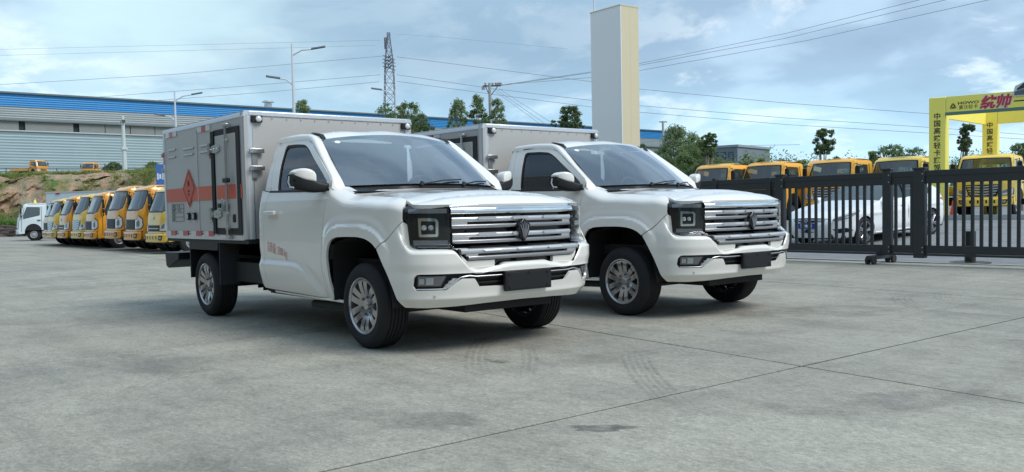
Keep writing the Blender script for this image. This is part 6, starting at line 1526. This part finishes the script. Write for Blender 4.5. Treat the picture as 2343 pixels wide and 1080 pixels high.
# ------------------------------------------------------------ white saloon behind the gate
def make_car():
    T = empty('parked_car'); P = mat('car_white', (.84, .85, .85), .25, coat=1.); rf = (-1.9, 0, .6)
    # local frame: x forward from the front axle, z up, half width .82
    def side(sg):
        def f(x, z, off=0.):
            x = np.asarray(x, float); z = np.asarray(z, float)
            y = .835-.10*np.clip((.45-z)/.3, 0, 1)**2-.035*np.clip((z-.62)/.3, 0, 1)**2-.42*np.clip(z-.86, 0, 1)
            y = y-.50*np.clip((x-.22)/.62, 0, 1.1)**2.6-.20*np.clip((-2.95-x)/.35, 0, 1.2)**2+.012*np.exp(-((z-.66+.03*x)/.03)**2)+off
            return np.stack([x, sg*y, z+0*x], -1)
        return f
    def arch(cx, r=.345): return [(cx-r*math.cos(a), .30+r*math.sin(a)) for a in np.linspace(-.25, math.pi+.25, 15)]
    ra = [(x, z) for x, z in arch(-2.57)]; fa = [(x, z) for x, z in arch(0)]
    bot = [(-3.32, .30), (-3.28, .22)]+ra+fa+[(.68, .20), (.74, .30), (.78, .50), (.74, .62), (.55, .72), (.05, .83), (-.45, .895)]
    top = [(-.62, .93), (-1.0, 1.12), (-1.35, 1.27), (-1.70, 1.335), (-2.2, 1.33), (-2.7, 1.22), (-3.05, 1.04), (-3.22, .93), (-3.32, .75)]
    body = bot+top
    for sg in (1, -1):
        f = side(sg)
        win = rounded([(-.78, .94), (-1.10, 1.13), (-1.42, 1.255), (-1.72, 1.30), (-2.15, 1.29), (-2.55, 1.20), (-2.72, 1.05), (-2.60, .98), (-1.6, .945)], .04)
        skin('side_panel', P, T, body, f, holes=[win], step=.06, flange=.03, ref=rf)
        skin('side_window', truck_glass, T, win, f, step=.12, flange=0, ref=rf, off=-.012)
        MB().tube([f(np.array([-1.62]), np.array([z]), np.array([.004]))[0] for z in (.94, 1.1, 1.29)], .02, 5).build('window_pillar', blk_plastic, T)
        for xs in (-.62, -1.62): MB().tube([f(np.array([xs-.05*(z > .9)]), np.array([z]), np.array([.001]))[0] for z in (.32, .5, .7, .9)], .005, 4).build('door_seam', blk_plastic, T)
        MB().tube([f(np.array([x]), np.array([.245]), np.array([.006]))[0] for x in (-.4, -1.2, -2.15)], .014, 5).build('sill_trim', P, T)
        hl = [(.74, .60), (.66, .66), (.40, .73), (.16, .78), (.20, .735), (.45, .655), (.70, .565)]
        h = skin('headlight', lamp_grey, T, hl, f, step=.04, flange=.01, ref=rf, off=.006)
        skin('headlight_lens', lens_white, h, [(.62, .63), (.50, .675), (.50, .655), (.60, .615)], f, step=.04, flange=.01, ref=rf, off=.010)
        tl = [(-3.30, .80), (-3.0, .86), (-2.9, .84), (-3.28, .72)]; skin('tail_light', refl_red, T, tl, f, step=.04, flange=.01, ref=rf, off=.006)
        fgm = skin('fog_surround', blk_plastic, T, [(.70, .36), (.74, .40), (.55, .42), (.40, .36), (.50, .33), (.68, .31)], f, step=.04, flange=.01, ref=rf, off=.008)
        mr = MB().prism([(-.66, .90), (-.66, .99), (-.76, 1.03), (-.86, 1.02), (-.88, .93), (-.80, .89)], 1, sg*.84, sg*.98).build('mirror', P, T, bevel=.03, seg=3)
        B('door_handle', (-1.42, sg*.835, .78), (.15, .02, .03), chrome, T, bevel=.008); B('door_handle', (-2.30, sg*.83, .80), (.15, .02, .03), chrome, T, bevel=.008)
    fside = side(1)
    edge = lambda x, z: fside(np.array([x]), np.array([z]))[0]
    def cap(name, m, pts, crown, k=13):
        rows = []
        for x, z in pts:
            yw = edge(x, z)[1]; rows.append([(x+.10*(1-u*u)*(1 if x > .3 else .3 if x > -1.4 else 0), u*yw, z+crown*(1-abs(u)**2.4)) for u in np.linspace(-1, 1, k)])
        return MB().grid(rows).build(name, m, T, smooth=True, ang=60)
    cap('hood', P, [(.74, .62), (.55, .72), (.30, .775), (.05, .83), (-.45, .895), (-.62, .93)], .035)
    cap('windscreen', truck_glass, [(-.62, .93), (-1.0, 1.12), (-1.35, 1.27)], .045); cap('roof', P, [(-1.35, 1.27), (-1.70, 1.335), (-2.2, 1.33), (-2.7, 1.22)], .045)
    cap('rear_window', truck_glass, [(-2.7, 1.22), (-3.05, 1.04)], .04); cap('boot_lid', P, [(-3.05, 1.04), (-3.22, .93), (-3.32, .75), (-3.32, .30)], .02)
    # nose
    rows = []
    for z, xo in ((.62, .0), (.50, .05), (.36, .05), (.22, .0)):
        xz = .74+(.04 if z == .50 else 0); yw = edge(min(xz, .72), z)[1]; rows.append([(xz+xo+.10*(1-u*u), u*yw, z) for u in np.linspace(-1, 1, 13)])
    NP = MB().grid(rows).build('front_bumper', P, T, smooth=True, ang=60)
    gq = lambda y, z: (.885-.55*y*y+.004, y, z)
    def plate(name, pts, m, t, par): 
        V = [gq(y, z) for y, z in pts]; n = len(V); mb = MB(); mb.add([(x+t, y, z) for x, y, z in V]+[(x-.02, y, z) for x, y, z in V], [tuple(range(n))]+[(i, (i+1) % n, n+(i+1) % n, n+i) for i in range(n)]); return mb.build(name, m, par)
    gr = plate('grille', [(-.40, .60), (-.42, .50), (-.30, .36), (0, .33), (.30, .36), (.42, .50), (.40, .60), (0, .61)], blk_plastic, .02, T)
    MB().tube([gq(y, z) for y, z in ((-.44, .56), (-.34, .39), (0, .35), (.34, .39), (.44, .56))], .014, 6).build('grille_trim', chrome, gr, smooth=True)
    for z in (.56, .52, .48, .44, .40): MB().tube([(.885-.55*y*y+.02, y, z) for y in (-.34, -.17, 0, .17, .34)], .005, 4).build('grille_slat', blk_gloss, gr)
    emb = MB().tube([(.915, .065*math.cos(a), .575+.048*math.sin(a)) for a in np.linspace(0, 2*math.pi, 17)], .007, 5, False).tube([(.915, -.055, .59), (.915, -.02, .585), (.915, 0, .555), (.915, .02, .585), (.915, .055, .59)], .006, 5).build('emblem', chrome, gr, smooth=True)
    pl = MB().b2((.905, -.215, .425), (.925, .215, .545)).build('number_plate', mat('plate_blue', (.015, .05, .32), .4), T, bevel=.004)
    text_mesh('S  ·66 3', .105, mat('plate_white', (.7, .7, .7), .5), 'plate_lettering', pl, frame((.9262, 0.0, .485), (0, 1, 0), (0, 0, 1)) @ Matrix.Diagonal((.95, 1, 1, 1)), bold=.003)
    plate('lower_grille', [(-.50, .30), (-.55, .21), (.55, .21), (.50, .30)], blk_plastic, .02, T)
    MB().b2((-3.2, -.70, .18), (.6, .70, .55)).build('floor_pan', under, T); MB().prism([(-.72, .6), (-.72, .92), (-1.1, .92), (-1.1, .6)], 1, -.7, .7).build('dashboard', interior_m, T)
    for y_ in (-.36, .36): MB().prism([(-1.4, .5), (-1.45, .7), (-1.85, .68), (-2.05, 1.12), (-2.15, 1.12), (-2.0, .5)], 1, y_-.22, y_+.22).build('seat', seat_m, T, bevel=.04)
    for x_, sg in ((0, -1), (0, 1), (-2.57, -1), (-2.57, 1)):
        w = MB().lathe([(.03, .21), (.0, .22), (.0, .27), (.03, .305), (.16, .305), (.19, .27)], 32, 1).build('wheel', tyre_m, T, smooth=True, ang=40)
        rm = MB().lathe([(.01, .215), (.02, .20), (.08, .19), (.12, .10), (.12, .001)], 28, 1).build('rim', lamp_m, w, smooth=True)
        for k in range(5):
            for e in (-.16, .16):
                a = k*2*math.pi/5; MB().tube([(.03*math.cos(a), .015, .03*math.sin(a)), (.205*math.cos(a+e), .01, .205*math.sin(a+e))], [.026, .016], 5).build('spoke', alloy, rm)
        MB().lathe([(.0, .001), (.0, .03), (.03, .05)], 12, 1).build('hub', alloy, rm, smooth=True)
        MB().tube([(.212*math.cos(a), .008, .212*math.sin(a)) for a in np.linspace(0, 2*math.pi, 29)], .010, 5, False).build('rim_edge', alloy, rm, smooth=True)
        w.location = (x_, sg*.83, .305); w.rotation_euler = (0, .3*x_+sg, 0 if sg < 0 else math.pi)
        MB().b2((x_-.33, sg*.55, .25), (x_+.33, sg*.60, .70)).build('wheel_liner', under, T)
    return T
CR = make_car(); p = at(1985, 500, 20.6)
CR.location = (p.x-.86, p.y, road_z(p.y)-.02); CR.rotation_euler = (math.radians(2.4)*0, R(0), DN); tag(CR, 'white saloon car with a blue number plate, parked just behind the gate', 'car')
sl_ = math.atan2(road_z(p.y+2.57)-road_z(p.y), 2.57); CR.rotation_euler = (0, sl_, DN-R(5)); CR.scale = (1.05,)*3
for o in bpy.data.objects:
    if o.type == 'MESH': o.visible_volume_scatter = True
